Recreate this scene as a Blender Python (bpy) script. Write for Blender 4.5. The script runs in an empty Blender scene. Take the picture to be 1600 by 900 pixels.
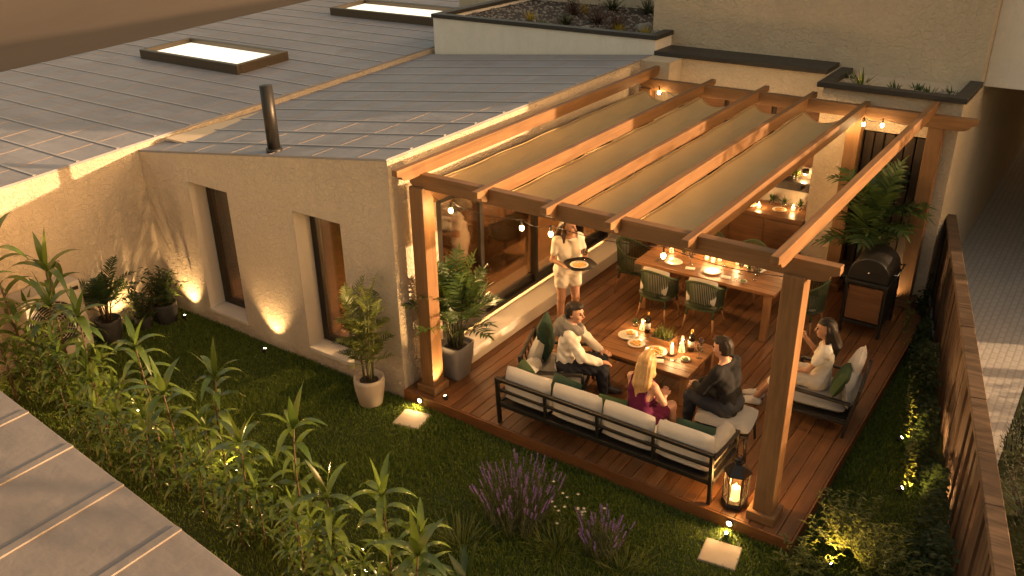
import bpy, bmesh, math, random
import numpy as np
from mathutils import Vector, Matrix, Euler
from math import sin, cos, pi, radians
random.seed(7); NR = np.random.RandomState(5)
S = bpy.context.scene
COL = S.collection
# ------------------------------------------------------------------ camera
YAW, PITCH, ROLL = -0.6159, -0.4507, -0.0167
def cam_axes(yaw, pitch, roll):
    f = Vector((sin(yaw)*cos(pitch), cos(yaw)*cos(pitch), sin(pitch)))
    r = Vector((cos(yaw), -sin(yaw), 0)); u = r.cross(f)
    return r*cos(roll)+u*sin(roll), u*cos(roll)-r*sin(roll), f
_r, _u, _f = cam_axes(YAW, PITCH, ROLL)
cd = bpy.data.cameras.new('camera'); cam = bpy.data.objects.new('camera', cd); COL.objects.link(cam)
cam.matrix_world = Matrix(((_r.x, _u.x, -_f.x, 6.456), (_r.y, _u.y, -_f.y, -6.799), (_r.z, _u.z, -_f.z, 5.996), (0, 0, 0, 1)))
cd.sensor_width = 36; cd.lens = 31.04; cd.clip_start = 0.05; cd.clip_end = 2000
S.camera = cam
# ------------------------------------------------------------------ sky, sun, exposure
SUN_EL, SUN_PHI = radians(11.0), radians(25.0)       # direction towards the sun: phi is measured from +X to +Y
SUN_STRENGTH, SKY_STRENGTH, EXPOSURE = 3.4, 0.15, 1.52
w = bpy.data.worlds.new('World'); S.world = w; w.use_nodes = True
wn = w.node_tree.nodes; wl = w.node_tree.links
bg = wn['Background']
sky = wn.new('ShaderNodeTexSky'); sky.sky_type = 'NISHITA'; sky.sun_disc = False
sky.sun_elevation = SUN_EL; sky.sun_rotation = pi/2 - SUN_PHI
sky.dust_density = 7.0; sky.ozone_density = 0.6; sky.air_density = 1.3
tint = wn.new('ShaderNodeMix'); tint.data_type = 'RGBA'; tint.blend_type = 'MULTIPLY'
tint.inputs[0].default_value = 1.0; tint.inputs[7].default_value = (1.0, 0.77, 0.56, 1)
wl.new(sky.outputs[0], tint.inputs[6]); wl.new(tint.outputs[2], bg.inputs[0])
bg.inputs[1].default_value = SKY_STRENGTH
sd = bpy.data.lights.new('sun', 'SUN'); sun = bpy.data.objects.new('sun', sd); COL.objects.link(sun)
sd.energy = SUN_STRENGTH; sd.angle = radians(0.6); sd.color = (1.0, 0.63, 0.33)
sun.rotation_euler = Vector((-cos(SUN_EL)*cos(SUN_PHI), -cos(SUN_EL)*sin(SUN_PHI), -sin(SUN_EL))).to_track_quat('-Z', 'Y').to_euler()
sun.location = (30, 10, 20)
vs = S.view_settings; vs.view_transform = 'Standard'; vs.look = 'None'; vs.exposure = EXPOSURE; vs.gamma = 1; vs.use_curve_mapping = False

# ------------------------------------------------------------------ material helpers
class G:
    def __init__(s, name):
        s.m = bpy.data.materials.new(name); s.m.use_nodes = True
        s.t = s.m.node_tree; s.b = s.t.nodes['Principled BSDF']; s.out = s.t.nodes['Material Output']
    def n(s, typ, ins=None, **props):
        nd = s.t.nodes.new('ShaderNode'+typ)
        for k, v in props.items(): setattr(nd, k, v)
        for k, v in (ins or {}).items():
            if isinstance(v, bpy.types.NodeSocket): s.t.links.new(v, nd.inputs[k])
            else: nd.inputs[k].default_value = v
        return nd
    def coord(s, kind='Object', scale=(1, 1, 1), rot=(0, 0, 0)):
        tc = s.n('TexCoord'); mp = s.n('Mapping', {0: tc.outputs[kind]})
        mp.inputs['Scale'].default_value = scale; mp.inputs['Rotation'].default_value = rot
        return mp.outputs[0]
    def noise(s, co, scale, detail=4, rough=.55, dist=0.0):
        return s.n('TexNoise', {'Vector': co, 'Scale': scale, 'Detail': detail, 'Roughness': rough, 'Distortion': dist})
    def ramp(s, fac, stops):
        r = s.n('ValToRGB', {0: fac}); e = r.color_ramp.elements
        while len(e) < len(stops): e.new(.5)
        for el, (p, c) in zip(e, stops): el.position = p; el.color = (*c, 1) if len(c) == 3 else c
        return r.outputs[0]
    def mix(s, f, a, b, mode='MIX'):
        nd = s.n('Mix', {0: f}, data_type='RGBA', blend_type=mode)
        for i, v in ((6, a), (7, b)):
            if isinstance(v, bpy.types.NodeSocket): s.t.links.new(v, nd.inputs[i])
            else: nd.inputs[i].default_value = (*v, 1)
        return nd.outputs[2]
    def math(s, op, a, b=0.0, c=0.0): return s.n('Math', {0: a, 1: b, 2: c}, operation=op).outputs[0]
    def bump(s, h, strength=.3, dist=.01, normal=None):
        nd = s.n('Bump', {'Height': h, 'Strength': strength, 'Distance': dist})
        if normal is not None: s.t.links.new(normal, nd.inputs['Normal'])
        s.t.links.new(nd.outputs[0], s.b.inputs['Normal']); return nd.outputs[0]
    def set(s, **kw):
        for k, v in kw.items():
            k = {'color': 'Base Color', 'rough': 'Roughness', 'metal': 'Metallic', 'spec': 'Specular IOR Level', 'coat': 'Coat Weight'}[k]
            if isinstance(v, bpy.types.NodeSocket): s.t.links.new(v, s.b.inputs[k])
            else: s.b.inputs[k].default_value = (*v, 1) if isinstance(v, tuple) else v
        return s
MT = {}
def sc(c, k): return tuple(x*k for x in c)
def m_plain(name, col, rough=.6, metal=0, var=.12, nscale=9, bump=.08, bscale=60, spec=.5):
    g = G(name); co = g.coord()
    n = g.noise(co, nscale)
    g.set(color=g.mix(n.outputs[0], sc(col, 1-var), sc(col, 1+var)), metal=metal, spec=spec)
    r = g.n('MapRange', {0: g.noise(co, nscale*2.3).outputs[0], 3: max(0, rough-.1), 4: min(1, rough+.1)})
    g.set(rough=r.outputs[0])
    if bump: g.bump(g.noise(co, bscale).outputs[0], bump, .004)
    MT[name] = g.m; return g.m
def m_stucco(name, col, bumps=.55, swirl=26):
    g = G(name); co = g.coord()
    warp = g.noise(co, 9, 3); wv = g.n('VectorMath', {0: warp.outputs['Color'], 1: (.14, .14, .14)}, operation='MULTIPLY')
    cw = g.n('VectorMath', {0: co, 1: wv.outputs[0]}, operation='ADD').outputs[0]
    v = g.n('TexVoronoi', {'Vector': cw, 'Scale': swirl}, feature='DISTANCE_TO_EDGE')
    ridge = g.n('MapRange', {0: v.outputs[0], 1: 0.0, 2: .12, 3: 1.0, 4: 0.0}).outputs[0]
    sw = g.noise(cw, swirl*.55, 5, .6, 2.2)
    h = g.math('ADD', g.math('MULTIPLY', ridge, .25), sw.outputs[0])
    h = g.math('ADD', h, g.math('MULTIPLY', g.noise(co, 160, 2).outputs[0], .25))
    big = g.noise(co, 1.1, 5, .6)
    st = g.noise(g.coord(scale=(3, 3, .35)), 2.2, 4)
    c = g.mix(big.outputs[0], sc(col, .86), sc(col, 1.1))
    c = g.mix(g.math('MULTIPLY', g.n('MapRange', {0: st.outputs[0], 1: .5, 2: .75}).outputs[0], .22), c, sc(col, .7))
    c = g.mix(g.math('MULTIPLY', g.n('MapRange', {0: sw.outputs[0], 1: .35, 2: .65}).outputs[0], .22), c, sc(col, .74))
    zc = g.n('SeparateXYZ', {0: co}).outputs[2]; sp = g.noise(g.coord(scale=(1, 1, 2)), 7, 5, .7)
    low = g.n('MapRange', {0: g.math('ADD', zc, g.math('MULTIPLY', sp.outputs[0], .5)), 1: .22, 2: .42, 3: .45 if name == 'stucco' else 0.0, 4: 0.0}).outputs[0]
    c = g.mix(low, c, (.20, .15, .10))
    g.set(color=c, rough=.88, spec=.25); g.bump(h, bumps, .03); MT[name] = g.m; return g.m
def m_wood(name, dark, light, axis='z', rough=.5, scale=1.0, board=None, gap=None, bump=.25, spec=.4):
    g = G(name)
    sc_ = {'x': (.55, 9, 9), 'y': (9, .55, 9), 'z': (9, 9, .55)}[axis]
    co0 = g.coord()
    co = g.coord(scale=tuple(v*scale for v in sc_))
    if board:                                        # every board has its own shift along the grain and its own tone
        sep = g.n('SeparateXYZ', {0: co0}); k = {'x': 1, 'y': 0, 'z': 0}[axis]
        idx = g.math('FLOOR', g.math('DIVIDE', sep.outputs[k], board))
        wn_ = g.n('TexWhiteNoise', {'W': idx}, noise_dimensions='1D')
        off = g.n('VectorMath', {0: wn_.outputs['Color'], 1: (37, 41, 29)}, operation='MULTIPLY').outputs[0]
        co = g.n('VectorMath', {0: co, 1: off}, operation='ADD').outputs[0]
    n1 = g.noise(co, 1.0, 6, .62, 1.3); n2 = g.noise(co, 5.5, 4, .6, .4)
    f = g.math('ADD', g.math('MULTIPLY', n1.outputs[0], .7), g.math('MULTIPLY', n2.outputs[0], .3))
    c = g.ramp(f, [(.3, dark), (.52, tuple((a+b)/2 for a, b in zip(dark, light))), (.72, light)])
    if board:
        v = g.n('MapRange', {0: wn_.outputs[0], 3: .72, 4: 1.2}).outputs[0]
        vv = g.n('CombineColor', {0: v, 1: v, 2: v}).outputs[0]
        c = g.mix(1.0, c, vv, 'MULTIPLY')
    blot = g.noise(co0, 2.3, 4); c = g.mix(g.math('MULTIPLY', g.n('MapRange', {0: blot.outputs[0], 1: .45, 2: .75}).outputs[0], .35), c, sc(dark, .8))
    rr = g.n('MapRange', {0: n1.outputs[0], 3: rough-.12, 4: rough+.14}).outputs[0]
    g.set(color=c, rough=rr, spec=spec); g.bump(f, bump, .006); MT[name] = g.m; return g.m
def m_leaf(name, a, b, rough=.42, trans=.3, spec=.45):
    g = G(name); geo = g.n('NewGeometry'); r = geo.outputs['Random Per Island']
    n = g.noise(g.coord(), 3.0, 3)
    f = g.math('ADD', g.math('MULTIPLY', r, .65), g.math('MULTIPLY', n.outputs[0], .35))
    c = g.ramp(f, [(.12, a), (.85, b)])
    g.set(color=c, rough=rough, spec=spec)
    tr = g.n('BsdfTranslucent', {0: g.mix(.5, c, (b[0]*1.6, b[1]*1.5, b[2]*.7))})
    ms = g.n('MixShader', {0: trans, 1: g.b.outputs[0], 2: tr.outputs[0]})
    g.t.links.new(ms.outputs[0], g.out.inputs[0]); MT[name] = g.m; return g.m
def m_cloth(name, col, rough=.9, scale=260, bump=.25, var=.1):
    g = G(name); co = g.coord()
    w1 = g.n('TexWave', {'Vector': co, 'Scale': scale*.4, 'Distortion': .6}, bands_direction='X'); w2 = g.n('TexWave', {'Vector': co, 'Scale': scale*.4, 'Distortion': .6}, bands_direction='Z')
    h = g.math('ADD', w1.outputs['Fac'], w2.outputs['Fac'])
    fold = g.noise(co, 7, 4, .6, .8)
    n = g.noise(co, 5, 4)
    g.set(color=g.mix(n.outputs[0], sc(col, 1-var), sc(col, 1+var)), rough=rough, spec=.2)
    g.b.inputs['Sheen Weight'].default_value = .12 if max(col) > .1 else 0
    hh = g.math('ADD', g.math('MULTIPLY', h, .06), fold.outputs[0])
    g.bump(hh, bump, .02); MT[name] = g.m; return g.m
def m_emit(name, col, strength, base=(.8, .7, .5)):
    g = G(name); g.set(color=base, rough=.4); g.b.inputs['Emission Color'].default_value = (*col, 1); g.b.inputs['Emission Strength'].default_value = strength
    MT[name] = g.m; return g.m
def m_glass(name, tint=(.9, .9, .88), refl=.12, rough=.02):
    g = G(name); tr = g.n('BsdfTransparent', {0: (*tint, 1)}); gl = g.n('BsdfGlossy', {0: (1, 1, 1, 1), 'Roughness': rough})
    fr = g.n('Fresnel', {0: 1.45}); f = g.math('ADD', g.math('MULTIPLY', fr.outputs[0], .9), refl*.3)
    ms = g.n('MixShader', {0: f, 1: tr.outputs[0], 2: gl.outputs[0]}); g.t.links.new(ms.outputs[0], g.out.inputs[0]); MT[name] = g.m; return g.m

# ------------------------------------------------------------------ mesh helpers
WL = {}
class MB:
    def __init__(s): s.v = []; s.f = []; s.sm = []
    def add(s, vs, fs, smooth=False):
        o = len(s.v); s.v += [tuple(map(float, p)) for p in vs]; s.f += [tuple(i+o for i in f) for f in fs]; s.sm += [smooth]*len(fs); return s
    def hexa(s, p): return s.add(p, [(0, 3, 2, 1), (4, 5, 6, 7), (0, 1, 5, 4), (1, 2, 6, 5), (2, 3, 7, 6), (3, 0, 4, 7)])
    def box(s, x0, x1, y0, y1, z0, z1): return s.hexa([(x0, y0, z0), (x1, y0, z0), (x1, y1, z0), (x0, y1, z0), (x0, y0, z1), (x1, y0, z1), (x1, y1, z1), (x0, y1, z1)])
    def cbox(s, c, size, rot=(0, 0, 0)):
        R = Euler(rot).to_matrix(); c = Vector(c); a = [d/2 for d in size]
        pts = [c+R@Vector((sx*a[0], sy*a[1], sz*a[2])) for sz in (-1, 1) for sx, sy in ((-1, -1), (1, -1), (1, 1), (-1, 1))]
        return s.hexa(pts)
    def bar(s, p0, p1, w, h, up=(0, 0, 1)):
        p0, p1 = Vector(p0), Vector(p1); d = (p1-p0).normalized(); u = Vector(up)
        if abs(d.dot(u)) > .99: u = Vector((1, 0, 0))
        sd_ = d.cross(u).normalized()*w/2; uu = sd_.cross(d).normalized()*h/2
        q = [p0-sd_-uu, p0+sd_-uu, p0+sd_+uu, p0-sd_+uu]; e = p1-p0
        return s.add(q+[a+e for a in q], [(3, 2, 1, 0), (4, 5, 6, 7), (0, 1, 5, 4), (1, 2, 6, 5), (2, 3, 7, 6), (3, 0, 4, 7)])
    def tube(s, pts, r, n=8, cap=True):
        pts = [Vector(p) for p in pts]; rs = r if isinstance(r, (list, tuple)) else [r]*len(pts)
        vs = []; fs = []; prev = None
        for i, p in enumerate(pts):
            d = (pts[min(i+1, len(pts)-1)]-pts[max(i-1, 0)]).normalized()
            if prev is None: a = d.orthogonal().normalized()
            else: a = (prev-d*prev.dot(d)); a = a.normalized() if a.length > 1e-6 else d.orthogonal().normalized()
            prev = a; b = d.cross(a)
            vs += [p+(a*cos(2*pi*k/n)+b*sin(2*pi*k/n))*rs[i] for k in range(n)]
        for i in range(len(pts)-1):
            fs += [(i*n+k, i*n+(k+1) % n, (i+1)*n+(k+1) % n, (i+1)*n+k) for k in range(n)]
        if cap: fs += [tuple(range(n-1, -1, -1)), tuple((len(pts)-1)*n+k for k in range(n))]
        return s.add(vs, fs, True)
    def lathe(s, prof, c=(0, 0, 0), n=24, sq=0.0, smooth=True, rot=0):
        vs = []; fs = []
        for r, z in prof:
            for k in range(n):
                a = 2*pi*k/n+rot; ca, sa = cos(a), sin(a)
                if sq: e = (abs(ca)**sq+abs(sa)**sq)**(-1/sq); ca, sa = ca*e, sa*e
                vs.append((c[0]+r*ca, c[1]+r*sa, c[2]+z))
        m = len(prof)
        for i in range(m-1): fs += [(i*n+k, i*n+(k+1) % n, (i+1)*n+(k+1) % n, (i+1)*n+k) for k in range(n)]
        if prof[0][0] > 1e-5: fs.append(tuple(range(n-1, -1, -1)))
        if prof[-1][0] > 1e-5: fs.append(tuple((m-1)*n+k for k in range(n)))
        return s.add(vs, fs, smooth)
    def prism(s, poly, axis, a, b):
        def P(u, v, t): return {'x': (t, u, v), 'y': (u, t, v), 'z': (u, v, t)}[axis]
        n = len(poly); vs = [P(u, v, a) for u, v in poly]+[P(u, v, b) for u, v in poly]
        return s.add(vs, [tuple(range(n-1, -1, -1)), tuple(range(n, 2*n))]+[(k, (k+1) % n, n+(k+1) % n, n+k) for k in range(n)])
    def sphere(s, c, r, n=12, m=8):
        r = r if isinstance(r, (tuple, list)) else (r, r, r)
        vs = []; fs = []
        for i in range(m+1):
            t = pi*i/m
            for k in range(n): vs.append((c[0]+r[0]*sin(t)*cos(2*pi*k/n), c[1]+r[1]*sin(t)*sin(2*pi*k/n), c[2]-r[2]*cos(t)))
        for i in range(m): fs += [(i*n+k, i*n+(k+1) % n, (i+1)*n+(k+1) % n, (i+1)*n+k) for k in range(n)]
        return s.add(vs, fs, True)
    def cushion(s, c, size, puff=.35, rot=(0, 0, 0), n=9, pinch=.0):
        # a soft box: superellipsoid sheets, thicker in the middle than at the seams
        R = Euler(rot).to_matrix(); c = Vector(c); vs = []; fs = []
        for side in (1, -1):
            o = len(vs)
            for i in range(n):
                for j in range(n):
                    u, v = -1+2*i/(n-1), -1+2*j/(n-1)
                    e = (1-abs(u)**4)*(1-abs(v)**4)
                    h = (1-puff)*min(1.0, 6*(1-max(abs(u), abs(v)))+.0)**.5*1.0+puff*e
                    k = 1-.06*(abs(u)**3*abs(v)**3)-pinch*((1-abs(u)**2)*abs(v)**3+(1-abs(v)**2)*abs(u)**3)
                    vs.append(c+R@Vector((u*size[0]/2*k, v*size[1]/2*k, side*size[2]/2*h)))
            for i in range(n-1):
                for j in range(n-1):
                    q = (o+i*n+j, o+(i+1)*n+j, o+(i+1)*n+j+1, o+i*n+j+1); fs.append(q if side > 0 else q[::-1])
        return s.add(vs, fs, True)
    def leaf(s, base, d, up, L, W, droop=.5, n=4, fold=.25, tip=1.6):
        """lanceolate blade from base along d, bending down by droop over its length, folded along the midrib"""
        p = Vector(base); d = Vector(d).normalized(); vs = []; fs = []
        for i in range(n+1):
            t = i/n; wd = W*.5*(sin(pi*min(1, (t*.92+.08))**(1/tip)))if i < n else 0
            side = d.cross(Vector(up))
            side = side.normalized() if side.length > 1e-4 else Vector((1, 0, 0))
            nrm = side.cross(d).normalized()
            vs += [p-side*wd+nrm*wd*fold, p, p+side*wd+nrm*wd*fold]
            p = p+d*L/n; d = (d+Vector((0, 0, -droop/n))).normalized()
        for i in range(n):
            a = 3*i; fs += [(a, a+1, a+4, a+3), (a+1, a+2, a+5, a+4)]
        return s.add(vs, fs, True)
    def build(s, name, mat, parent=None, bevel=0, seg=2, local=False, loc=None):
        me = bpy.data.meshes.new(name); off = Vector((0, 0, 0))
        if parent is not None and not local: off = WL.get(parent.name, Vector((0, 0, 0)))
        elif parent is None and loc is not None: off = Vector(loc)
        V = [(x-off.x, y-off.y, z-off.z) for x, y, z in s.v]
        me.from_pydata(V, [], s.f); me.update()
        me.polygons.foreach_set('use_smooth', s.sm)
        me.materials.append(mat if not isinstance(mat, str) else MT[mat])
        o = bpy.data.objects.new(name, me); COL.objects.link(o)
        if parent is not None: o.parent = parent; WL[o.name] = WL.get(parent.name, Vector((0, 0, 0)))
        elif loc is not None: o.location = loc; WL[o.name] = Vector(loc)
        if bevel:
            b = o.modifiers.new('bevel', 'BEVEL'); b.width = bevel; b.segments = seg; b.limit_method = 'ANGLE'; b.angle_limit = radians(40)
            b.harden_normals = False
        return o
def tag(o, label, cat, group=None):
    o['label'] = label; o['category'] = cat
    if group: o['group'] = group
    return o
def thing(name, label, cat, loc=(0, 0, 0), rz=0, group=None):
    o = bpy.data.objects.new(name, None); o.empty_display_size = .1; COL.objects.link(o)
    o.location = loc; o.rotation_euler = (0, 0, rz); WL[o.name] = Vector(loc); return tag(o, label, cat, group)
def struct(o): o['kind'] = 'structure'; return o
def kids(o): return [c for c in bpy.data.objects if c.parent == o]
def dup(o, loc, rz=0, label=None, group=None, scale=None):
    def cp(a, par):
        c = a.copy(); COL.objects.link(c)
        if par is not None: c.parent = par
        for ch in KIDS.get(a.name, None) or kids(a): cp(ch, c)
        return c
    r = cp(o, None); r.location = loc; r.rotation_euler = (0, 0, rz)
    if label: r['label'] = label
    if group: r['group'] = group
    if scale: r.scale = (scale,)*3 if not isinstance(scale, tuple) else scale
    WL[r.name] = Vector(loc); return r
KIDS = {}
def lamp(kind, name, loc, energy, col, parent=None, size=.03, rot=None, spot=None, blend=.6):
    l = bpy.data.lights.new(name, kind); l.energy = energy; l.color = col
    if kind in ('POINT', 'SPOT'): l.shadow_soft_size = size
    if kind == 'SPOT': l.spot_size = spot; l.spot_blend = blend
    if kind == 'AREA': l.size = size
    o = bpy.data.objects.new(name, l); COL.objects.link(o)
    if parent is not None:
        o.parent = parent; o.location = Vector(loc)-WL[parent.name]
    else: o.location = loc
    if rot is not None: o.rotation_euler = rot
    return o
def aim(d): return Vector(d).to_track_quat('-Z', 'Y').to_euler()

# ------------------------------------------------------------------ materials
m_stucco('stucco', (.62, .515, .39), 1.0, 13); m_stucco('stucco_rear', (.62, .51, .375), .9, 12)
m_stucco('render_white', (.80, .745, .66), .12, 12)
m_plain('interior_wall', (.55, .44, .30), .8, var=.05)
m_plain('splash_stone', (.30, .24, .18), .5, var=.3)
m_plain('stone_white', (.60, .54, .46), .55, var=.06, nscale=4)
m_plain('black_metal', (.022, .02, .018), .42, metal=.3, var=.2)
m_plain('coping_black', (.03, .027, .024), .5, var=.25, nscale=5)
m_plain('gunmetal', (.055, .05, .046), .38, metal=.7, var=.15)
m_plain('frame_dark', (.035, .028, .022), .35, metal=.4, var=.15)
m_plain('skylight_frame', (.10, .075, .05), .4, metal=.5)
m_plain('concrete_dark', (.04, .037, .034), .75, var=.2, nscale=14)
m_plain('concrete_grey', (.25, .23, .21), .6, var=.18, nscale=6, bump=.15)
m_plain('clay_beige', (.42, .34, .26), .7, var=.1, nscale=6)
m_plain('soil', (.035, .022, .013), .95, var=.4, nscale=40, bump=.8)
m_plain('flagstone', (.36, .29, .215), .8, var=.18, nscale=7, bump=.35, bscale=30)
m_plain('ac_white', (.44, .39, .33), .5, var=.04)
m_plain('porcelain', (.72, .66, .56), .25, var=.03, bump=0)
m_plain('bottle_glass', (.012, .010, .006), .08, var=.1, bump=0, spec=.8)
m_plain('paper_label', (.6, .55, .45), .8, var=.05)
m_plain('gold_foil', (.45, .26, .06), .3, metal=.9)
m_plain('steel', (.45, .42, .38), .25, metal=1, bump=0)
m_plain('copper_strip', (.34, .25, .18), .55, metal=.3)
for a_ in 'xyz': m_wood('cedar_'+a_, (.125, .060, .023), (.29, .15, .06), a_, rough=.55)
m_wood('deck_boards', (.105, .042, .015), (.275, .122, .046), 'y', rough=.42, board=.142)
m_wood('fascia', (.14, .050, .016), (.28, .115, .042), 'x', rough=.4)
m_wood('table_wood', (.16, .065, .024), (.36, .17, .07), 'x', rough=.38, board=.12)
m_wood('cabinet_wood', (.12, .05, .02), (.27, .13, .055), 'x', rough=.4)
m_wood('floor_wood', (.28, .13, .05), (.50, .27, .12), 'y', rough=.35, board=.12)
m_wood('leg_wood', (.22, .10, .04), (.42, .22, .09), 'z', rough=.45)
m_wood('dark_cladding', (.022, .014, .009), (.055, .034, .02), 'z', rough=.55, board=.11)
m_wood('weathered', (.035, .022, .013), (.15, .085, .047), 'z', rough=.85, scale=.9, bump=.9)
m_wood('weathered_cap', (.04, .027, .017), (.19, .115, .066), 'x', rough=.85, scale=1.2, bump=.9)
m_cloth('cushion_cream', (.56, .50, .42)); m_cloth('cushion_grey', (.30, .285, .26)); m_cloth('cushion_taupe', (.24, .215, .18))
m_cloth('pillow_green', (.045, .072, .03)); m_cloth('pillow_dark_green', (.022, .045, .03)); m_cloth('curtain_fabric', (.33, .25, .16))
m_cloth('rope_green', (.055, .068, .034), bump=.1); m_cloth('seat_olive', (.12, .11, .07))
m_cloth('shirt_white', (.62, .56, .47)); m_cloth('hood_grey', (.13, .12, .108)); m_cloth('trousers_black', (.022, .022, .026)); m_cloth('jeans_dark', (.035, .037, .045))
m_cloth('shorts_cream', (.60, .52, .42)); m_cloth('dress_purple', (.085, .009, .040)); m_cloth('shirt_black', (.016, .015, .015)); m_cloth('cloth_white', (.68, .62, .54))
m_plain('shoe_white', (.66, .60, .52), .6, var=.06)
m_plain('shoe_dark', (.03, .028, .028), .5)
m_plain('lip_tone', (.36, .12, .08), .45, bump=0); m_plain('eye_dark', (.02, .012, .008), .15, bump=0)
m_plain('pasta', (.62, .33, .08), .5, var=.5, nscale=60, bump=.8); m_plain('greens', (.10, .14, .03), .6, var=.4, nscale=60)
m_plain('gravel_stone', (.23, .20, .17), .85, var=.35, nscale=20, bump=.3)
m_plain('wax', (.75, .6, .38), .5, var=.03, bump=0)
def skin_mat(name, col):
    g = G(name); n = g.noise(g.coord(), 14, 3)
    g.set(color=g.mix(n.outputs[0], sc(col, .9), sc(col, 1.08)), rough=.5, spec=.35)
    g.b.inputs['Subsurface Weight'].default_value = .12; g.b.inputs['Subsurface Radius'].default_value = (.02, .008, .004); MT[name] = g.m
skin_mat('skin_light', (.46, .25, .16)); skin_mat('skin_tan', (.38, .20, .12))
def hair_mat(name, dark, light, sh=.35):
    g = G(name); n = g.noise(g.coord(scale=(70, 70, 5)), 1, 5, .6, .6); n2 = g.noise(g.coord(scale=(16, 16, 2)), 1, 3)
    f = g.math('ADD', g.math('MULTIPLY', n.outputs[0], .5), g.math('MULTIPLY', n2.outputs[0], .5))
    g.set(color=g.ramp(f, [(.3, dark), (.7, light)]), rough=sh, spec=.3); g.bump(f, .6, .012); MT[name] = g.m
hair_mat('hair_dark', (.008, .005, .003), (.026, .016, .009), .6); hair_mat('hair_brown', (.02, .010, .005), (.06, .03, .014)); hair_mat('hair_blonde', (.26, .13, .045), (.58, .36, .15), .4)
m_leaf('leaf_hedge', (.022, .055, .009), (.135, .185, .032), .22, .3, .7); m_leaf('leaf_palm', (.025, .058, .018), (.075, .115, .032), .4, .25)
m_leaf('leaf_fern', (.018, .042, .016), (.05, .085, .028)); m_leaf('leaf_bright', (.07, .095, .02), (.17, .19, .045), .5, .35)
m_leaf('leaf_ivy', (.014, .030, .012), (.045, .068, .02), .5, .2); m_leaf('leaf_red', (.05, .018, .012), (.13, .045, .028), .6, .2); m_leaf('leaf_grey', (.09, .11, .075), (.2, .22, .15), .6)
m_leaf('leaf_conifer', (.012, .028, .014), (.04, .062, .03), .6, .1); m_leaf('leaf_lav', (.05, .07, .03), (.13, .14, .06), .6, .25); m_leaf('lav_flower', (.13, .06, .24), (.34, .19, .52), .7, .25)
m_leaf('petal_white', (.55, .5, .4), (.8, .74, .6), .6, .3); m_leaf('leaf_yellow', (.22, .17, .02), (.42, .32, .05), .5, .4)
m_leaf('stem_green', (.06, .07, .025), (.13, .12, .05), .6, .05); m_leaf('stem_brown', (.05, .03, .016), (.12, .075, .04), .7, .0)
m_emit('bulb_lit', (1.0, .62, .26), 22.0); m_emit('flame', (1.0, .62, .22), 30.0); m_emit('wax_lit', (1.0, .52, .17), 1.3, (.8, .6, .35)); m_emit('lens_lit', (1.0, .74, .42), 16.0)
m_glass('window_glass', (.86, .84, .80), .15); m_glass('clear_glass', (.97, .96, .94), .06); m_glass('amber_glass', (.95, .80, .55), .06)
# grass
g = G('grass_blades'); geo = g.n('NewGeometry'); co = g.coord()
big = g.noise(co, .9, 4); f = g.math('ADD', g.math('MULTIPLY', geo.outputs['Random Per Island'], .6), g.math('MULTIPLY', big.outputs[0], .4))
c = g.ramp(f, [(.15, (.068, .11, .014)), (.6, (.135, .185, .026)), (.95, (.22, .25, .045))]); g.set(color=c, rough=.6, spec=.25)
tr = g.n('BsdfTranslucent', {0: c}); ms = g.n('MixShader', {0: .3, 1: g.b.outputs[0], 2: tr.outputs[0]}); g.t.links.new(ms.outputs[0], g.out.inputs[0]); MT['grass_blades'] = g.m
g = G('lawn_soil'); co = g.coord(); n = g.noise(co, 30, 5); g.set(color=g.mix(n.outputs[0], (.025, .035, .008), (.05, .065, .015)), rough=.95); g.bump(n.outputs[0], .6, .02); MT['lawn_soil'] = g.m
g = G('dry_ground'); co = g.coord(); n = g.noise(co, .035, 6, .6, .5); n2 = g.noise(co, .4, 5)
g.set(color=g.mix(g.math('MULTIPLY', n2.outputs[0], .4), g.ramp(n.outputs[0], [(.36, (.05, .033, .019)), (.5, (.07, .046, .027)), (.64, (.10, .066, .04))]), (.07, .045, .026)), rough=.95); MT['dry_ground'] = g.m
# alley setts
g = G('alley_setts'); co = g.coord(rot=(0, 0, radians(90)))
br = g.n('TexBrick', {'Vector': co, 'Color1': (.58, .545, .51, 1), 'Color2': (.54, .51, .475, 1), 'Mortar': (.44, .41, .38, 1), 'Scale': 1.0, 'Mortar Size': .012, 'Brick Width': .17, 'Row Height': .085, 'Bias': .1})
n = g.noise(co, 3, 5); n3 = g.noise(co, 40, 3)
c = g.mix(g.math('MULTIPLY', n.outputs[0], .4), br.outputs[0], (.18, .165, .15)); g.set(color=c, rough=.8)
g.bump(g.math('ADD', g.math('MULTIPLY', br.outputs['Fac'], -1.0), g.math('MULTIPLY', n3.outputs[0], .3)), .5, .012); MT['alley_setts'] = g.m
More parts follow.
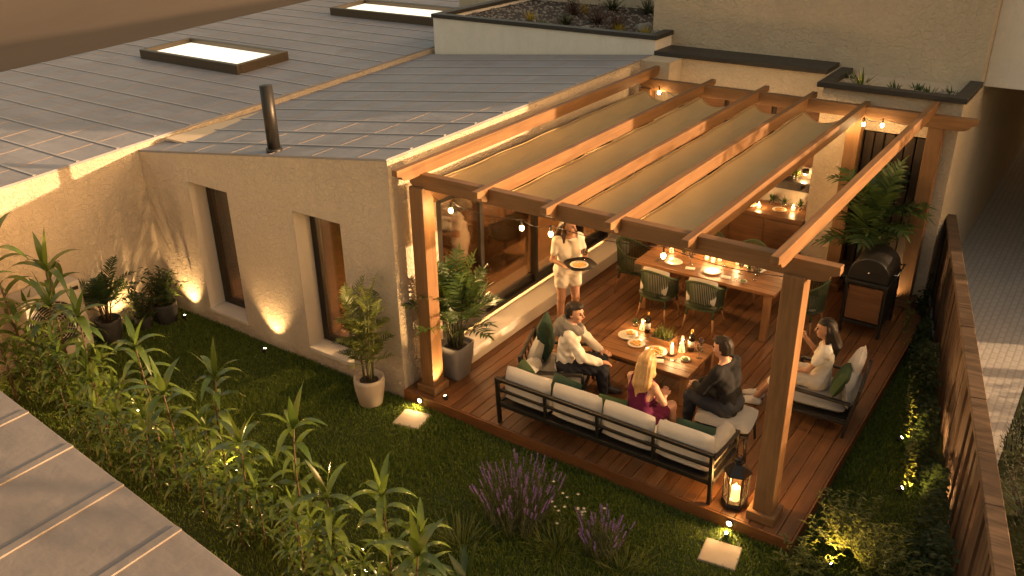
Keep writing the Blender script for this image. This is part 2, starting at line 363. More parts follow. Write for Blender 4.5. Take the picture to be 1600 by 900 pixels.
# zinc roof sheets: every sheet of the grid a slightly different tone, faint streaks
def m_roof(name, col, px, py, ox=0, oy=0):
    g = G(name); co = g.coord(); sep = g.n('SeparateXYZ', {0: co})
    ix = g.math('FLOOR', g.math('DIVIDE', g.math('ADD', sep.outputs[0], ox), px)); iy = g.math('FLOOR', g.math('DIVIDE', g.math('ADD', sep.outputs[1], oy), py))
    cv = g.n('CombineXYZ', {0: ix, 1: iy}); wn_ = g.n('TexWhiteNoise', {0: cv.outputs[0]}, noise_dimensions='3D')
    n = g.noise(co, 1.7, 6, .65, .6); s2 = g.noise(g.coord(scale=(1, 9, 1)), 1.6, 5, .6)
    t = g.math('ADD', g.math('MULTIPLY', wn_.outputs[0], .14), g.math('ADD', g.math('MULTIPLY', n.outputs[0], .61), g.math('MULTIPLY', s2.outputs[0], .25)))
    g.set(color=g.ramp(t, [(.22, sc(col, .66)), (.78, sc(col, 1.25))]), rough=g.n('MapRange', {0: n.outputs[0], 3: .42, 4: .68}).outputs[0], spec=.4)
    g.bump(g.math('ADD', g.math('MULTIPLY', wn_.outputs[0], .2), g.noise(co, 5, 4).outputs[0]), .3, .03); MT[name] = g.m
m_roof('zinc', (.26, .252, .27), .75, .6); m_roof('zinc_near', (.21, .185, .172), 4, .75)
m_plain('zinc_rib', (.33, .315, .32), .5, var=.12)
g = G('canopy_fabric'); co = g.coord(); n = g.noise(co, 2.2, 4); c = g.mix(n.outputs[0], (.56, .40, .185), (.66, .49, .25)); g.set(color=c, rough=.9, spec=.15)
g.bump(g.math('ADD', g.noise(g.coord(scale=(2.5, .8, 1)), 2.0, 3, .5, .8).outputs[0], g.math('MULTIPLY', g.noise(co, 300, 1).outputs[0], .05)), .35, .04)
tr = g.n('BsdfTranslucent', {0: c}); ms = g.n('MixShader', {0: .25, 1: g.b.outputs[0], 2: tr.outputs[0]}); g.t.links.new(ms.outputs[0], g.out.inputs[0]); MT['canopy_fabric'] = g.m
WARM = (1.0, .60, .25)
# ================================================================== SETTING
struct(MB().add([(-160, -120, -.012), (160, -120, -.012), (160, 300, -.012), (-160, 300, -.012)], [(0, 1, 2, 3)]).build('ground', 'dry_ground'))
FX = lambda y: 4.62+(6.9-y)*.24                      # plan line of the fence (its garden-side face)
struct(MB().add([(-4.73, -4.9, 0), (FX(-4.9)+3, -4.9, 0), (FX(-4.9)+3, -3, 0), (FX(5.85), 5.85, 0), (-4.73, 5.85, 0)], [(0, 1, 2, 3, 4)]).build('lawn', 'lawn_soil'))
struct(MB().add([(FX(1)+.12, 1, .004), (6.25, 1.6, .004), (6.35, 40, .004), (4.0, 40, .004), (4.6, 6.9, .004)], [(0, 1, 2, 3, 4)]).build('alley', 'alley_setts'))
struct(MB().add([(6.26, 1.0, .003), (30, 1.0, .003), (30, 40, .003), (6.36, 40, .003)], [(0, 1, 2, 3)]).build('verge', 'lawn_soil'))
D = .15                                               # deck height
# ------------------------------------------------------------------ house
def zr(x, y):                                         # roof surface of the house
    u = (x+4.73)/4.73; v = y/6.35
    return (2.43*(1-u)+3.09*u)*(1-v)+(2.68*(1-u)+3.14*u)*v
house = thing('house', 'cream stucco house with low pitched zinc roof, two slit windows and glass doors', 'house', (-4.73, 0, 0))
wb = MB()
def wall_col(x0, x1, z0, zt=None, y0=0.0, y1=.36):
    a, b = (zr(x0, 0)-.03, zr(x1, 0)-.03) if zt is None else (zt, zt)
    wb.hexa([(x0, y0, z0), (x1, y0, z0), (x1, y1, z0), (x0, y1, z0), (x0, y0, a), (x1, y0, b), (x1, y1, b), (x0, y1, a)])
W1, W2, WZ0, WZ1 = (-3.71, -2.90), (-1.66, -.84), .23, 2.15
wall_col(-4.73, W1[0], -.1); wall_col(W1[0], W1[1], -.1, WZ0-.05); wall_col(W1[0], W1[1], WZ1); wall_col(W1[1], W2[0], -.1)
wall_col(W2[0], W2[1], -.1, WZ0-.05); wall_col(W2[0], W2[1], WZ1); wall_col(W2[1], 0, -.1)
DY0, DY1, DZ0, DZ1 = .78, 5.15, .37, 2.42
def side_col(y0, y1, z0, zt=None):
    a, b = (zr(0, y0)-.03, zr(0, y1)-.03) if zt is None else (zt, zt)
    wb.hexa([(-.28, y0, z0), (0, y0, z0), (0, y1, z0), (-.28, y1, z0), (-.28, y0, a-.035 if zt is None else a), (0, y0, a), (0, y1, b), (-.28, y1, b-.035 if zt is None else b)])
side_col(.36, DY0, -.1); side_col(DY0, DY1, -.1, DZ0-.1); side_col(DY0, DY1, DZ1); side_col(DY1, 6.33, -.1)
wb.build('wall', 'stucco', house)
MB().box(-4.72, -4.6, .37, 6.2, .05, 2.38).box(-4.6, -.29, 6.2, 6.32, .05, 2.6).build('interior_wall', 'interior_wall', house)
MB().box(-4.6, -.29, .37, 6.2, .1, .28).build('interior_floor', 'floor_wood', house)
MB().box(-4.59, -1.75, 4.4, 4.5, .281, 2.499).build('partition_wall', 'interior_wall', house)
MB().box(-4.6, -.29, .37, 6.2, 2.5, 2.53).build('ceiling', 'interior_wall', house)
rb = MB(); N = 12; vs = []; fs = []
for k, dz in ((0, 0), (1, -.028)):
    for i in range(N+1):
        for j in range(N+1):
            x = -4.73+4.73*i/N; y = 6.35*j/N; vs.append((x, y+(0 if j else -.004), zr(x, y)+dz))
n2 = (N+1)**2
for i in range(N):
    for j in range(N):
        a = i*(N+1)+j; q = (a, a+N+1, a+N+2, a+1); fs += [q, tuple(n2+t for t in q[::-1])]
for i in range(N):
    for a, b in ((i*(N+1), (i+1)*(N+1)), ((i+1)*(N+1)+N, i*(N+1)+N), (N*(N+1)+i, N*(N+1)+i+1), (i+1, i)): fs.append((a, n2+a, n2+b, b))
roof = rb.add(vs, fs).build('roof', 'zinc', house)
def ribs(zf, x0, x1, y0, y1, px, py, oy=0.0, ox=0.0):
    a = MB(); b = MB()
    y = y0+oy
    while y < y1:
        m = max(1, int((x1-x0)/1.5))
        for k in range(m):
            xa, xb = x0+(x1-x0)*k/m, x0+(x1-x0)*(k+1)/m
            a.bar((xa, y, zf(xa, y)+.006), (xb, y, zf(xb, y)+.006), .04, .009)
        y += py
    x = x0+ox
    while x < x1:
        m = max(1, int((y1-y0)/1.5))
        for k in range(m):
            ya, yb = y0+(y1-y0)*k/m, y0+(y1-y0)*(k+1)/m
            b.bar((x, ya, zf(x, ya)), (x, yb, zf(x, yb)), .013, .006)
        x += px
    return a, b
a, b = ribs(zr, -4.71, -.02, .02, 6.33, .75, .6, .42, .5)
a.build('roof_seam', 'zinc_rib', roof); b.build('roof_joint', 'copper_strip', roof)
MB().tube([(-2.03, .16, 2.8), (-2.03, .16, 3.62)], .078, 20).tube([(-2.03, .16, 2.80), (-2.03, .16, 2.85)], .10, 20).build('vent_pipe', 'black_metal', roof)
for (x0, x1) in (W1, W2):                             # slit windows set deep in the facade
    f = MB(); y = .26; t = .07
    f.box(x0, x0+t+.03, y, y+.08, WZ0, WZ1).box(x1-t, x1, y, y+.08, WZ0, WZ1).box(x0+t+.03, x1-t, y, y+.08, WZ0, WZ0+t).box(x0+t+.03, x1-t, y, y+.08, WZ1-t, WZ1)
    fo = f.build('window', 'frame_dark', house, .006)
    MB().box(x0+t+.02, x1-t+.01, y+.03, y+.04, WZ0+t-.01, WZ1-t+.01).build('pane', 'window_glass', fo)
    MB().box(x0, x1, -.012, y, WZ0-.05, WZ0).build('sill', 'stone_white', fo, .004)
    MB().add([(x0+.003, .0, WZ0), (x0+.003, y, WZ0), (x0+.003, y, WZ1), (x0+.003, .0, WZ1)], [(0, 1, 2, 3)]).build('reveal', 'stone_white', fo)
# glass sliding doors on the deck side
ys = [DY0, 1.72, 3.04, 4.30, DY1]
dfr = MB().box(-.16, -.04, DY0, DY0+.07, DZ0, DZ1).box(-.16, -.04, DY1-.07, DY1, DZ0, DZ1).box(-.16, -.04, DY0+.07, DY1-.07, DZ1-.07, DZ1).box(-.16, -.04, DY0+.07, DY1-.07, DZ0, DZ0+.045)
dfr = dfr.build('door_frame', 'frame_dark', house, .005)
for i in range(4):
    ya, yb = ys[i]+(.07 if i == 0 else -.05), ys[i+1]-(.07 if i == 3 else -.05); xo = -.145 if i % 2 else -.09; t = .075
    p = MB().box(xo, xo+.045, ya, ya+t, DZ0+.045, DZ1-.07).box(xo, xo+.045, yb-t, yb, DZ0+.045, DZ1-.07).box(xo, xo+.045, ya+t, yb-t, DZ0+.045, DZ0+.045+.11).box(xo, xo+.045, ya+t, yb-t, DZ1-.07-t, DZ1-.07)
    p = p.build('sliding_door', 'frame_dark', house, .005)
    MB().box(xo+.018, xo+.026, ya+t-.01, yb-t+.01, DZ0+.14, DZ1-.13).build('pane', 'window_glass', p)
    if i in (1, 2): MB().box(xo+.045, xo+.075, (ya+.025 if i == 1 else yb-.05), (ya+.05 if i == 1 else yb-.025), 1.25, 1.5).build('handle', 'black_metal', p, .004)
MB().box(.0015, .34, .74, 5.2, D+.004, DZ0-.02).build('door_step', 'stone_white', house, .012)
# rooms seen through the glass
t = thing('sideboard', 'brown wooden sideboard on slim black legs seen through the glass doors', 'sideboard', (-1.2, 3.5, .28))
MB().box(-1.5, -.9, 2.9, 4.1, .55, 1.08).build('cabinet', 'cabinet_wood', t, .008); MB().box(-1.54, -.86, 2.86, 4.14, 1.08, 1.12).build('top', 'cabinet_wood', t, .006)
for x in (-1.48, -.92):
    for y in (2.92, 4.08): MB().bar((x, y, .28), (x, y, .55), .03, .03).build('leg', 'black_metal', t)
t = thing('daybed', 'pale upholstered daybed along the inner wall of the lit room', 'daybed', (-2.6, 3.85, .28))
MB().cushion((-2.6, 3.85, .62), (1.5, .8, .2)).build('mattress', 'cushion_cream', t); MB().box(-3.35, -1.85, 3.45, 4.25, .34, .52).build('base', 'cabinet_wood', t, .01)
for x in (-3.3, -1.9):
    for y in (3.5, 4.2): MB().bar((x, y, .28), (x, y, .34), .04, .04).build('leg', 'black_metal', t)
def curtain(x0, y0, x1, y1, label):
    v = []; f = []; n = 60
    for i in range(n+1):
        u = i/n; dx, dy = x1-x0, y1-y0; L = math.hypot(dx, dy); w_ = .028*sin(u*pi*11)
        for z in (.3, 2.4): v.append((x0+dx*u-dy/L*w_, y0+dy*u+dx/L*w_, z))
    for i in range(n): f.append((2*i, 2*i+2, 2*i+3, 2*i+1))
    o = MB().add(v, f, True).build('curtain', 'curtain_fabric', None, loc=(x0, y0, .3)); tag(o, label, 'curtain')
    m = o.modifiers.new('thick', 'SOLIDIFY'); m.thickness = .004
curtain(-.36, .86, -.36, 1.2, 'taupe curtain gathered inside the glass doors behind the corner post')
curtain(-1.2, .46, -.98, .46, 'cream curtain hanging inside the window nearest the deck')
curtain(-3.3, .46, -2.95, .46, 'brown curtain hanging inside the left slit window')
t = thing('bookcase', 'brown shelf unit inside the room behind the left slit window', 'shelf', (-4.2, 1.4, .28))
MB().box(-4.5, -4.46, 1.0, 2.2, .28, 2.1).box(-4.1, -4.06, 1.0, 2.2, .28, 2.1).build('side_panel', 'cabinet_wood', t)
for z in (.4, .85, 1.3, 1.75, 2.06): MB().box(-4.458, -4.102, 1.0, 2.2, z, z+.03).build('shelf', 'cabinet_wood', t)
def room_lamp(loc, watt, label):
    t = thing('pendant_lamp', label, 'lamp', loc)
    x, y, z = loc
    MB().lathe([(.03, .14), (.13, .02), (.14, 0)], loc, 20).build('lamp_shade', 'gold_foil', t); MB().tube([(x, y, z+.13), (x, y, 2.5)], .006, 6).build('cord', 'black_metal', t)
    MB().sphere((x, y, z+.03), .045).build('bulb', 'bulb_lit', t); lamp('POINT', 'lamp_light', (x, y, z-.06), watt, WARM, t, .06)
room_lamp((-1.0, 2.0, 2.08), 260, 'brass pendant lamp lighting the room near the corner post'); room_lamp((-1.0, 5.2, 2.05), 200, 'brass pendant lamp deep in the room behind the sideboard')
# ------------------------------------------------------------------ left wing
wz = lambda x, y: 2.53+.042*y
wing = thing('house_wing', 'long cream stucco wing at left with wide grey zinc roof and two skylights', 'building', (-4.73, -6, 0))
MB().hexa([(-5.1, -6, -.1), (-4.73, -6, -.1), (-4.73, 24, -.1), (-5.1, 24, -.1), (-5.1, -6, wz(0, -6)-.03), (-4.73, -6, wz(0, -6)-.03), (-4.73, 24, wz(0, 24)-.03), (-5.1, 24, wz(0, 24)-.03)]).hexa(
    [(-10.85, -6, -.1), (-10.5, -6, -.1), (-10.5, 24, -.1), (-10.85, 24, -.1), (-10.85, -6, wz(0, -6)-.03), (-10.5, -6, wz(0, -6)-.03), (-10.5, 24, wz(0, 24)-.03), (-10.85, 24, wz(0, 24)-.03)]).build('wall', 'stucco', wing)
wr = MB().hexa([(-10.9, -6, wz(0, -6)-.03), (-4.728, -6, wz(0, -6)-.03), (-4.728, 24, wz(0, 24)-.03), (-10.9, 24, wz(0, 24)-.03), (-10.9, -6, wz(0, -6)), (-4.728, -6, wz(0, -6)), (-4.728, 24, wz(0, 24)), (-10.9, 24, wz(0, 24))]).build('roof', 'zinc', wing)
a, b = ribs(wz, -10.88, -4.75, -5.98, 23.9, .75, .6, .3, .35)
a.build('roof_seam', 'zinc_rib', wr); b.build('roof_joint', 'copper_strip', wr)
g = G('skylight_sky_glow'); g.set(color=(.75, .7, .62), rough=.08); g.b.inputs['Emission Color'].default_value = (1, .83, .6, 1); g.b.inputs['Emission Strength'].default_value = .55; MT['skylight_sky_glow'] = g.m  # emission painted in for the bright sky the skylight glass reflects
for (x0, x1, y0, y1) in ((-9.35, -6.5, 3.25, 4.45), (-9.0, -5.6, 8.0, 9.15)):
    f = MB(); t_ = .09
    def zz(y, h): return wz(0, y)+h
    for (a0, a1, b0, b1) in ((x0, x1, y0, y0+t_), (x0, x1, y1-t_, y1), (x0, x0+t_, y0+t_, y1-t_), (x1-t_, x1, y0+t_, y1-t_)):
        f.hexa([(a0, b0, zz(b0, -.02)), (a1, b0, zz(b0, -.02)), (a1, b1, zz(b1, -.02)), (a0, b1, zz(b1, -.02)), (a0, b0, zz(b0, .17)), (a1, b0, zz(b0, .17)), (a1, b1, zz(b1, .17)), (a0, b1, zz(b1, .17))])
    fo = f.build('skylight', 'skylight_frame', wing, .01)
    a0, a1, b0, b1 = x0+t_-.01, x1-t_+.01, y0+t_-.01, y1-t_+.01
    MB().hexa([(a0, b0, zz(b0, .06)), (a1, b0, zz(b0, .06)), (a1, b1, zz(b1, .06)), (a0, b1, zz(b1, .06)), (a0, b0, zz(b0, .085)), (a1, b0, zz(b0, .085)), (a1, b1, zz(b1, .085)), (a0, b1, zz(b1, .085))]).build('pane', 'skylight_sky_glow', fo)
# ------------------------------------------------------------------ near roof in the bottom left corner
t = thing('garden_building', 'low building in the near corner with a pale grey metal sheet roof and standing seams', 'building', (1, -5, 0))
ey = lambda x: -4.68-.082*x
MB().hexa([(-6, -9, -.05), (4.6, -9, -.05), (4.6, ey(4.6)-.06, -.05), (-6, ey(-6)-.06, -.05), (-6, -9, 2.94), (4.6, -9, 2.94), (4.6, ey(4.6)-.06, 2.94), (-6, ey(-6)-.06, 2.94)]).build('wall', 'stucco', t)
nr = MB().hexa([(-6.1, -9.1, 2.94), (4.7, -9.1, 2.94), (4.7, ey(4.7), 2.94), (-6.1, ey(-6.1), 2.94), (-6.1, -9.1, 3), (4.7, -9.1, 3), (4.7, ey(4.7), 3), (-6.1, ey(-6.1), 3)]).build('roof', 'zinc_near', t, .006)
a = MB(); x = -5.9
while x < 4.6:
    a.bar((x, -9.05, 3.004), (x, ey(x)-.004, 3.004), .055, .012); x += .56
a.build('roof_seam', 'zinc_near', nr, .003)
# ------------------------------------------------------------------ rear building, raised beds, tall wall
rear = thing('rear_building', 'tall stucco building behind the pergola with black copings and a kitchen niche', 'building', (2, 6.5, 0))
m = MB()
m.box(0.004, .5, 5.95, 6.4, -.1, 3.13)                # pier beside the house
m.box(.5, 2.92, 6.42, 6.98, -.1, 3.13)                # recessed wall behind the counter
m.box(2.92, 3.42, 5.86, 6.98, -.1, 3.06)              # plain pillar
m.box(3.42, 4.40, 6.02, 6.98, -.1, 3.06)              # back of the louvre bay
m.box(3.42, 4.40, 5.86, 6.02, 2.55, 3.06)
m.box(4.40, 4.74, 5.86, 6.98, -.1, 3.06)
m.box(.0041, .5, 6.4, 6.98, -.1, 3.13)
m.box(-.32, 4.74, 6.98, 7.6, -.1, 7.2); m.box(4.3, 4.74, 7.6, 40, -.1, 7.2)
m.build('wall', 'stucco_rear', rear)
MB().box(0.02, 2.80, 6.37, 6.979, 3.13, 3.2).build('coping', 'coping_black', rear, .006)
lv = MB()
for k in range(7): lv.box(3.44+k*.136, 3.44+k*.136+.118, 5.90, 6.018, D+.004, 2.52)
lv.build('slatted_door', 'dark_cladding', rear, .006)
MB().box(.52, 2.915, 6.375, 6.418, 1.30, 2.75).build('back_panel', 'dark_cladding', rear, .004); MB().box(.52, 2.915, 6.385, 6.417, 1.052, 1.297).build('splashback', 'splash_stone', rear)
for k in range(3): MB().box(.62+k*.76, 1.30+k*.76, 6.335, 6.372, 1.72, 2.6).build('wall_cabinet', 'cabinet_wood', rear, .006)
def raised_bed(name, x0, x1, y0, y1, z, label, mat, gmat, sides):
    t = thing(name, label, 'planter', ((x0+x1)/2, y0, z-.4)); cw = .17
    if mat: MB().box(x0+.03, x1-.03, y0+.03, y0+.15, z-1.05, z-.07).box(x0+.03, x0+.15, y0+.15, y1, z-1.05, z-.07).box(x1-.15, x1-.03, y0+.15, y1, z-1.05, z-.07).build('wall', mat, t)
    c = MB().box(x0, x1, y0, y0+cw, z-.07, z)
    if 'l' in sides: c.box(x0, x0+cw, y0+cw, y1, z-.07, z)
    if 'r' in sides: c.box(x1-cw, x1, y0+cw, y1, z-.07, z)
    c.build('coping', 'coping_black', t, .006)
    MB().box(x0+.1, x1-.1, y0+.1, y1, z-.5, z-.13).build('soil', 'soil', t)
    gb = MB(); rnd = random.Random(int(x0*100)+5)
    nst = int(260*(x1-x0)*(y1-y0)/2.0)
    for _ in range(min(nst, 900)):
        r = rnd.uniform(.014, .035); gb.sphere((rnd.uniform(x0+cw, x1-cw), rnd.uniform(y0+cw, y1-.02), z-.125), (r*rnd.uniform(.8, 1.4), r*rnd.uniform(.8, 1.4), r*.7), 6, 4)
    o = gb.build('gravel', gmat, t); o['kind'] = 'stuff'
raised_bed('raised_bed', -4.62, .06, 6.36, 9.6, 3.44, 'long white raised bed with black coping, gravel and dark red shrubs above the roof', 'render_white', 'gravel_stone', 'lr')
raised_bed('raised_bed', 2.84, 4.78, 5.80, 6.97, 3.14, 'short raised bed with black coping beside the passage above the dark slatted door', None, 'gravel_stone', 'lr')
o = MB().box(-2.6, -.33, 9.62, 9.9, 1, 4.4).box(-6.5, -2.6, 9.62, 9.9, 1, 3.9).build('garden_wall', 'stucco_rear', None, loc=(-2, 9.7, 1)); tag(o, 'grey rendered wall closing the far end of the long raised bed', 'wall')
t = thing('passage_building', 'white rendered upper storey bridging the dark passage at the right', 'building', (8, 8, 0))
MB().box(4.742, 9.9, 7.35, 22, 3.0, 8.0).build('wall', 'render_white', t, .01); MB().box(7.6, 9.9, 7.4, 22, -.1, 2.998).build('lower_wall', 'stucco_rear', t)
# ------------------------------------------------------------------ deck
W, DB = 4.844, 5.88
deck = thing('deck', 'low reddish brown timber deck with long boards under the pergola', 'deck', (W/2, 3, 0))
bm_ = MB(); n = int(round(W/.142)); bwid = W/n
rnd = random.Random(3)
for k in range(n):
    y = 0.0; x0, x1 = k*bwid+.003, (k+1)*bwid-.003
    cuts = [0.0, rnd.uniform(1.6, 4.4), DB if x0 > 3 else (DB+.5)]
    for a_, b_ in zip(cuts, cuts[1:]):
        dz = rnd.uniform(-.0012, .0012); bm_.box(x0, x1, a_+.0015, b_-.0015, D-.028, D+dz)
bm_.build('boards', 'deck_boards', deck, .003, 1)
MB().box(.0, W, -.022, -.001, -.02, D-.004).build('front_fascia', 'fascia', deck, .003); MB().box(W+.001, W+.022, -.022, DB, -.02, D-.004).build('side_fascia', 'fascia', deck, .003)
MB().box(.02, W-.02, .02, DB, -.02, D-.04).build('joists', 'soil', deck)
# ------------------------------------------------------------------ pergola
perg = thing('pergola', 'cedar pergola with square posts and long overhanging rafters covering the deck', 'pergola', (W/2, 3, D))
PX = [.29, 4.50]; PY = .20; BH0, BH1 = 2.765, 2.935; RB0, RB1 = 2.80, 2.95
posts = [(PX[0], PY), (PX[1], PY), (PX[0], 5.66), (3.47, 5.72), (4.50, 5.72)]
for i, (x, y) in enumerate(posts):
    p = MB().box(x-.095, x+.095, y-.095, y+.095, D+.003, BH0+.02).build('post', 'cedar_z', perg, .008)
    MB().box(x-.14, x+.14, y-.14, y+.14, D+.003, D+.10).build('plinth', 'cedar_x', p, .008)
def notched(p0, p1, axis, w_, z0, z1, cut=.2):       # a beam with quarter-cut tails at both ends; polygon in (along, z)
    poly = [(p0, z1), (p0, z0+(z1-z0)*.55)]
    for k in range(5): a_ = pi/2*k/4; poly.append((p0+cut*.35+cut*.65*(1-cos(a_)), z0+(z1-z0)*.42*(1-sin(a_))))
    poly2 = [(p0+p1-u, z) for u, z in poly][::-1]
    return poly+poly2
MB().prism(notched(.10, 4.86, 'x', 0, BH0, BH1), 'y', PY-.05, PY+.05).build('beam', 'cedar_x', perg, .006)
MB().prism(notched(.12, 4.98, 'x', 0, BH0, BH1), 'y', 5.60, 5.70).build('beam', 'cedar_x', perg, .006)
RX = [.30, 1.22, 2.06, 2.77, 3.55, 4.42]
for i, x in enumerate(RX):
    up = .12 if i in (0, 5) else .004
    MB().prism(notched(PY-.42 if i in (0, 5) else PY-.24, 6.02 if i < 4 else 5.84, 'y', 0, RB0+up, RB1+up), 'x', x-.038, x+.038).build('rafter', 'cedar_y', perg, .006)
MB().box(.04, .12, .45, 5.58, 2.42, 2.64).build('wall_plate', 'cedar_y', perg, .006)
# fabric canopies between the rafters
lab = ['khaki fabric canopy strip nearest the house wall', 'khaki fabric canopy strip second from the house wall', 'khaki fabric canopy strip third from the house wall', 'khaki fabric canopy strip farthest from the house, over the dining table']
for i in range(4):
    x0, x1 = RX[i]+.05, RX[i+1]-.05; nu, nv = 15, 60; v = []; f = []
    for a_ in range(nv+1):
        for b_ in range(nu+1):
            u = b_/nu; tv = a_/nv; sag = sin(pi*u)
            yb = 5.42-.27*sag**1.3; yf = .33+.03*sag; y = yf+(yb-yf)*tv
            z = 2.80-.055*sag-.02*sag*sin(tv*pi*5+i)+.006*sin(u*9+tv*31+i*2)-.03*(1-abs(2*tv-1)**3)*(.4+.6*sag)
            v.append((x0+(x1-x0)*u, y, z))
    for a_ in range(nv):
        for b_ in range(nu): q = a_*(nu+1)+b_; f.append((q, q+1, q+nu+2, q+nu+1))
    o = MB().add(v, f, True).build('shade_canopy', 'canopy_fabric', None, loc=((x0+x1)/2, 3, 2.7)); tag(o, lab[i], 'canopy', 'fabric canopies between the rafters')
    md = o.modifiers.new('thick', 'SOLIDIFY'); md.thickness = .004
    hem = MB()
    for s_ in (0, nu): hem.tube([v[a_*(nu+1)+s_] for a_ in range(nv+1)], .007, 5)
    hem.tube([v[nv*(nu+1)+b_] for b_ in range(nu+1)], .007, 5); hem.build('hem', 'canopy_fabric', o)
# ------------------------------------------------------------------ fence
fy0, fy1 = 6.55, -3.2; fh = 1.31
dirv = Vector((FX(fy1)-FX(fy0), fy1-fy0, 0)).normalized(); nv_ = Vector((-dirv.y, dirv.x, 0))
if nv_.x < 0: nv_ = -nv_
fence = thing('fence', 'rough weathered timber fence slanting along the right edge of the garden', 'fence', (FX(2), 2, 0))
m = MB(); rnd = random.Random(11); L = math.hypot(FX(fy1)-FX(fy0), fy1-fy0); p = Vector((FX(fy0), fy0, 0)); s_ = 0
while s_ < L:
    wd = rnd.uniform(.07, .15); e = min(L, s_+wd); off = rnd.uniform(0, .032); h = fh-.05+rnd.uniform(-.006, .004)
    q = [p+dirv*(s_+.003)+nv_*(.02+off), p+dirv*(e-.003)+nv_*(.02+off), p+dirv*(e-.003)+nv_*.10, p+dirv*(s_+.003)+nv_*.10]
    m.hexa([(*a_[:2], -.03) for a_ in q]+[(*a_[:2], h) for a_ in q]); s_ = e
m.build('boards', 'weathered', fence, .004, 1)
m = MB(); s_ = 0
while s_ < L:
    e = min(L, s_+rnd.uniform(.5, .95)); q = [p+dirv*s_, p+dirv*(e-.004), p+dirv*(e-.004)+nv_*.145, p+dirv*s_+nv_*.145]; dz = rnd.uniform(-.004, .006)
    m.hexa([(*a_[:2], fh-.055) for a_ in q]+[(*a_[:2], fh+dz) for a_ in q]); s_ = e
m.build('cap_rail', 'weathered_cap', fence, .006, 1)
# ------------------------------------------------------------------ outdoor counter in the niche
t = thing('outdoor_counter', 'brown wooden kitchen counter in the niche behind the dining table', 'counter', (1.75, 6.1, D))
MB().box(.62, 2.88, 5.86, 6.40, D+.06, 1.0).build('cabinet', 'cabinet_wood', t, .006); MB().box(.56, 2.91, 5.80, 6.415, 1.0, 1.05).build('countertop', 'table_wood', t, .006)
for k in range(4): MB().box(.66+k*.56, .66+k*.56+.52, 5.838, 5.858, D+.1, .96).build('cabinet_door', 'cabinet_wood', t, .004)
t = thing('wall_lamp', 'small warm lamp under the dark cabinets near the kitchen pillar', 'lamp', (2.72, 6.3, 1.66))
MB().lathe([(.05, .055), (.055, .0), (.05, -.01)], (2.72, 6.25, 1.66), 16).build('lamp_shade', 'black_metal', t); MB().sphere((2.72, 6.25, 1.65), .028).build('bulb', 'bulb_lit', t); lamp('POINT', 'lamp_light', (2.72, 6.22, 1.60), 7, WARM, t, .03)
t = thing('wall_shelf', 'dark shelf board holding small plants above the counter', 'shelf', (1.75, 6.3, 1.5))
MB().box(.9, 2.85, 6.1, 6.34, 1.50, 1.54).build('board', 'frame_dark', t, .004)
for x in (1.1, 2.7): MB().box(x-.02, x+.02, 6.12, 6.34, 1.40, 1.499).build('bracket', 'frame_dark', t)
# ================================================================== FURNITURE
def rotv(p, rz): c, s = cos(rz), sin(rz); return (p[0]*c-p[1]*s, p[0]*s+p[1]*c, p[2])
# ---- sofa: back rail towards the camera (-Y)
sx0, sx1, sy0, sy1 = 1.38, 4.00, .05, .70; zd = D+.002
sofa = thing('sofa', 'long dark framed outdoor sofa with four cream back cushions, its back to the lawn', 'sofa', ((sx0+sx1)/2, .35, D))
f = MB()
f.bar((sx0, sy0-.03, .76), (sx1, sy0-.03, .76), .045, .04); f.bar((sx0, sy0-.015, .62), (sx1, sy0-.015, .62), .03, .035); f.bar((sx0, sy0, .42), (sx1, sy0, .42), .04, .06); f.bar((sx0, sy1, .42), (sx1, sy1, .42), .04, .06)
for x in (sx0+.02, sx1-.02):
    f.bar((x, sy0+.02, .42), (x, sy1-.02, .42), .04, .06); f.bar((x, sy0, .70), (x, sy1, .66), .055, .03); f.bar((x, sy0+.03, .56), (x, sy1-.03, .54), .03, .03)
for k in (1, 2, 3): x = sx0+(sx1-sx0)*k/4; f.bar((x, sy0, .44), (x, sy0-.028, .75), .04, .03)
f.box(sx0+.03, sx1-.03, sy0+.03, sy1-.03, .405, .43)
f.build('frame', 'gunmetal', sofa, .006)
for x in (sx0+.02, sx1-.02):
    MB().bar((x, sy0-.03, .78), (x, sy0+.01, zd), .045, .04, (1, 0, 0)).build('leg', 'gunmetal', sofa, .005); MB().bar((x, sy1, .66), (x, sy1, zd), .045, .04, (1, 0, 0)).build('leg', 'gunmetal', sofa, .005)
cw = (sx1-sx0-.10)/4
for k in range(4):
    x = sx0+.05+cw*(k+.5)
    MB().cushion((x, .375, .505), (cw-.012, .60, .15), .22).build('seat_cushion', 'cushion_cream', sofa)
    MB().cushion((x+.006*(k % 2), .125, .715), (cw-.015, .36, .15), .25, (radians(80), 0, radians((-1.5, 1, -1, 1.5)[k]))).build('back_cushion', 'cushion_cream', sofa)
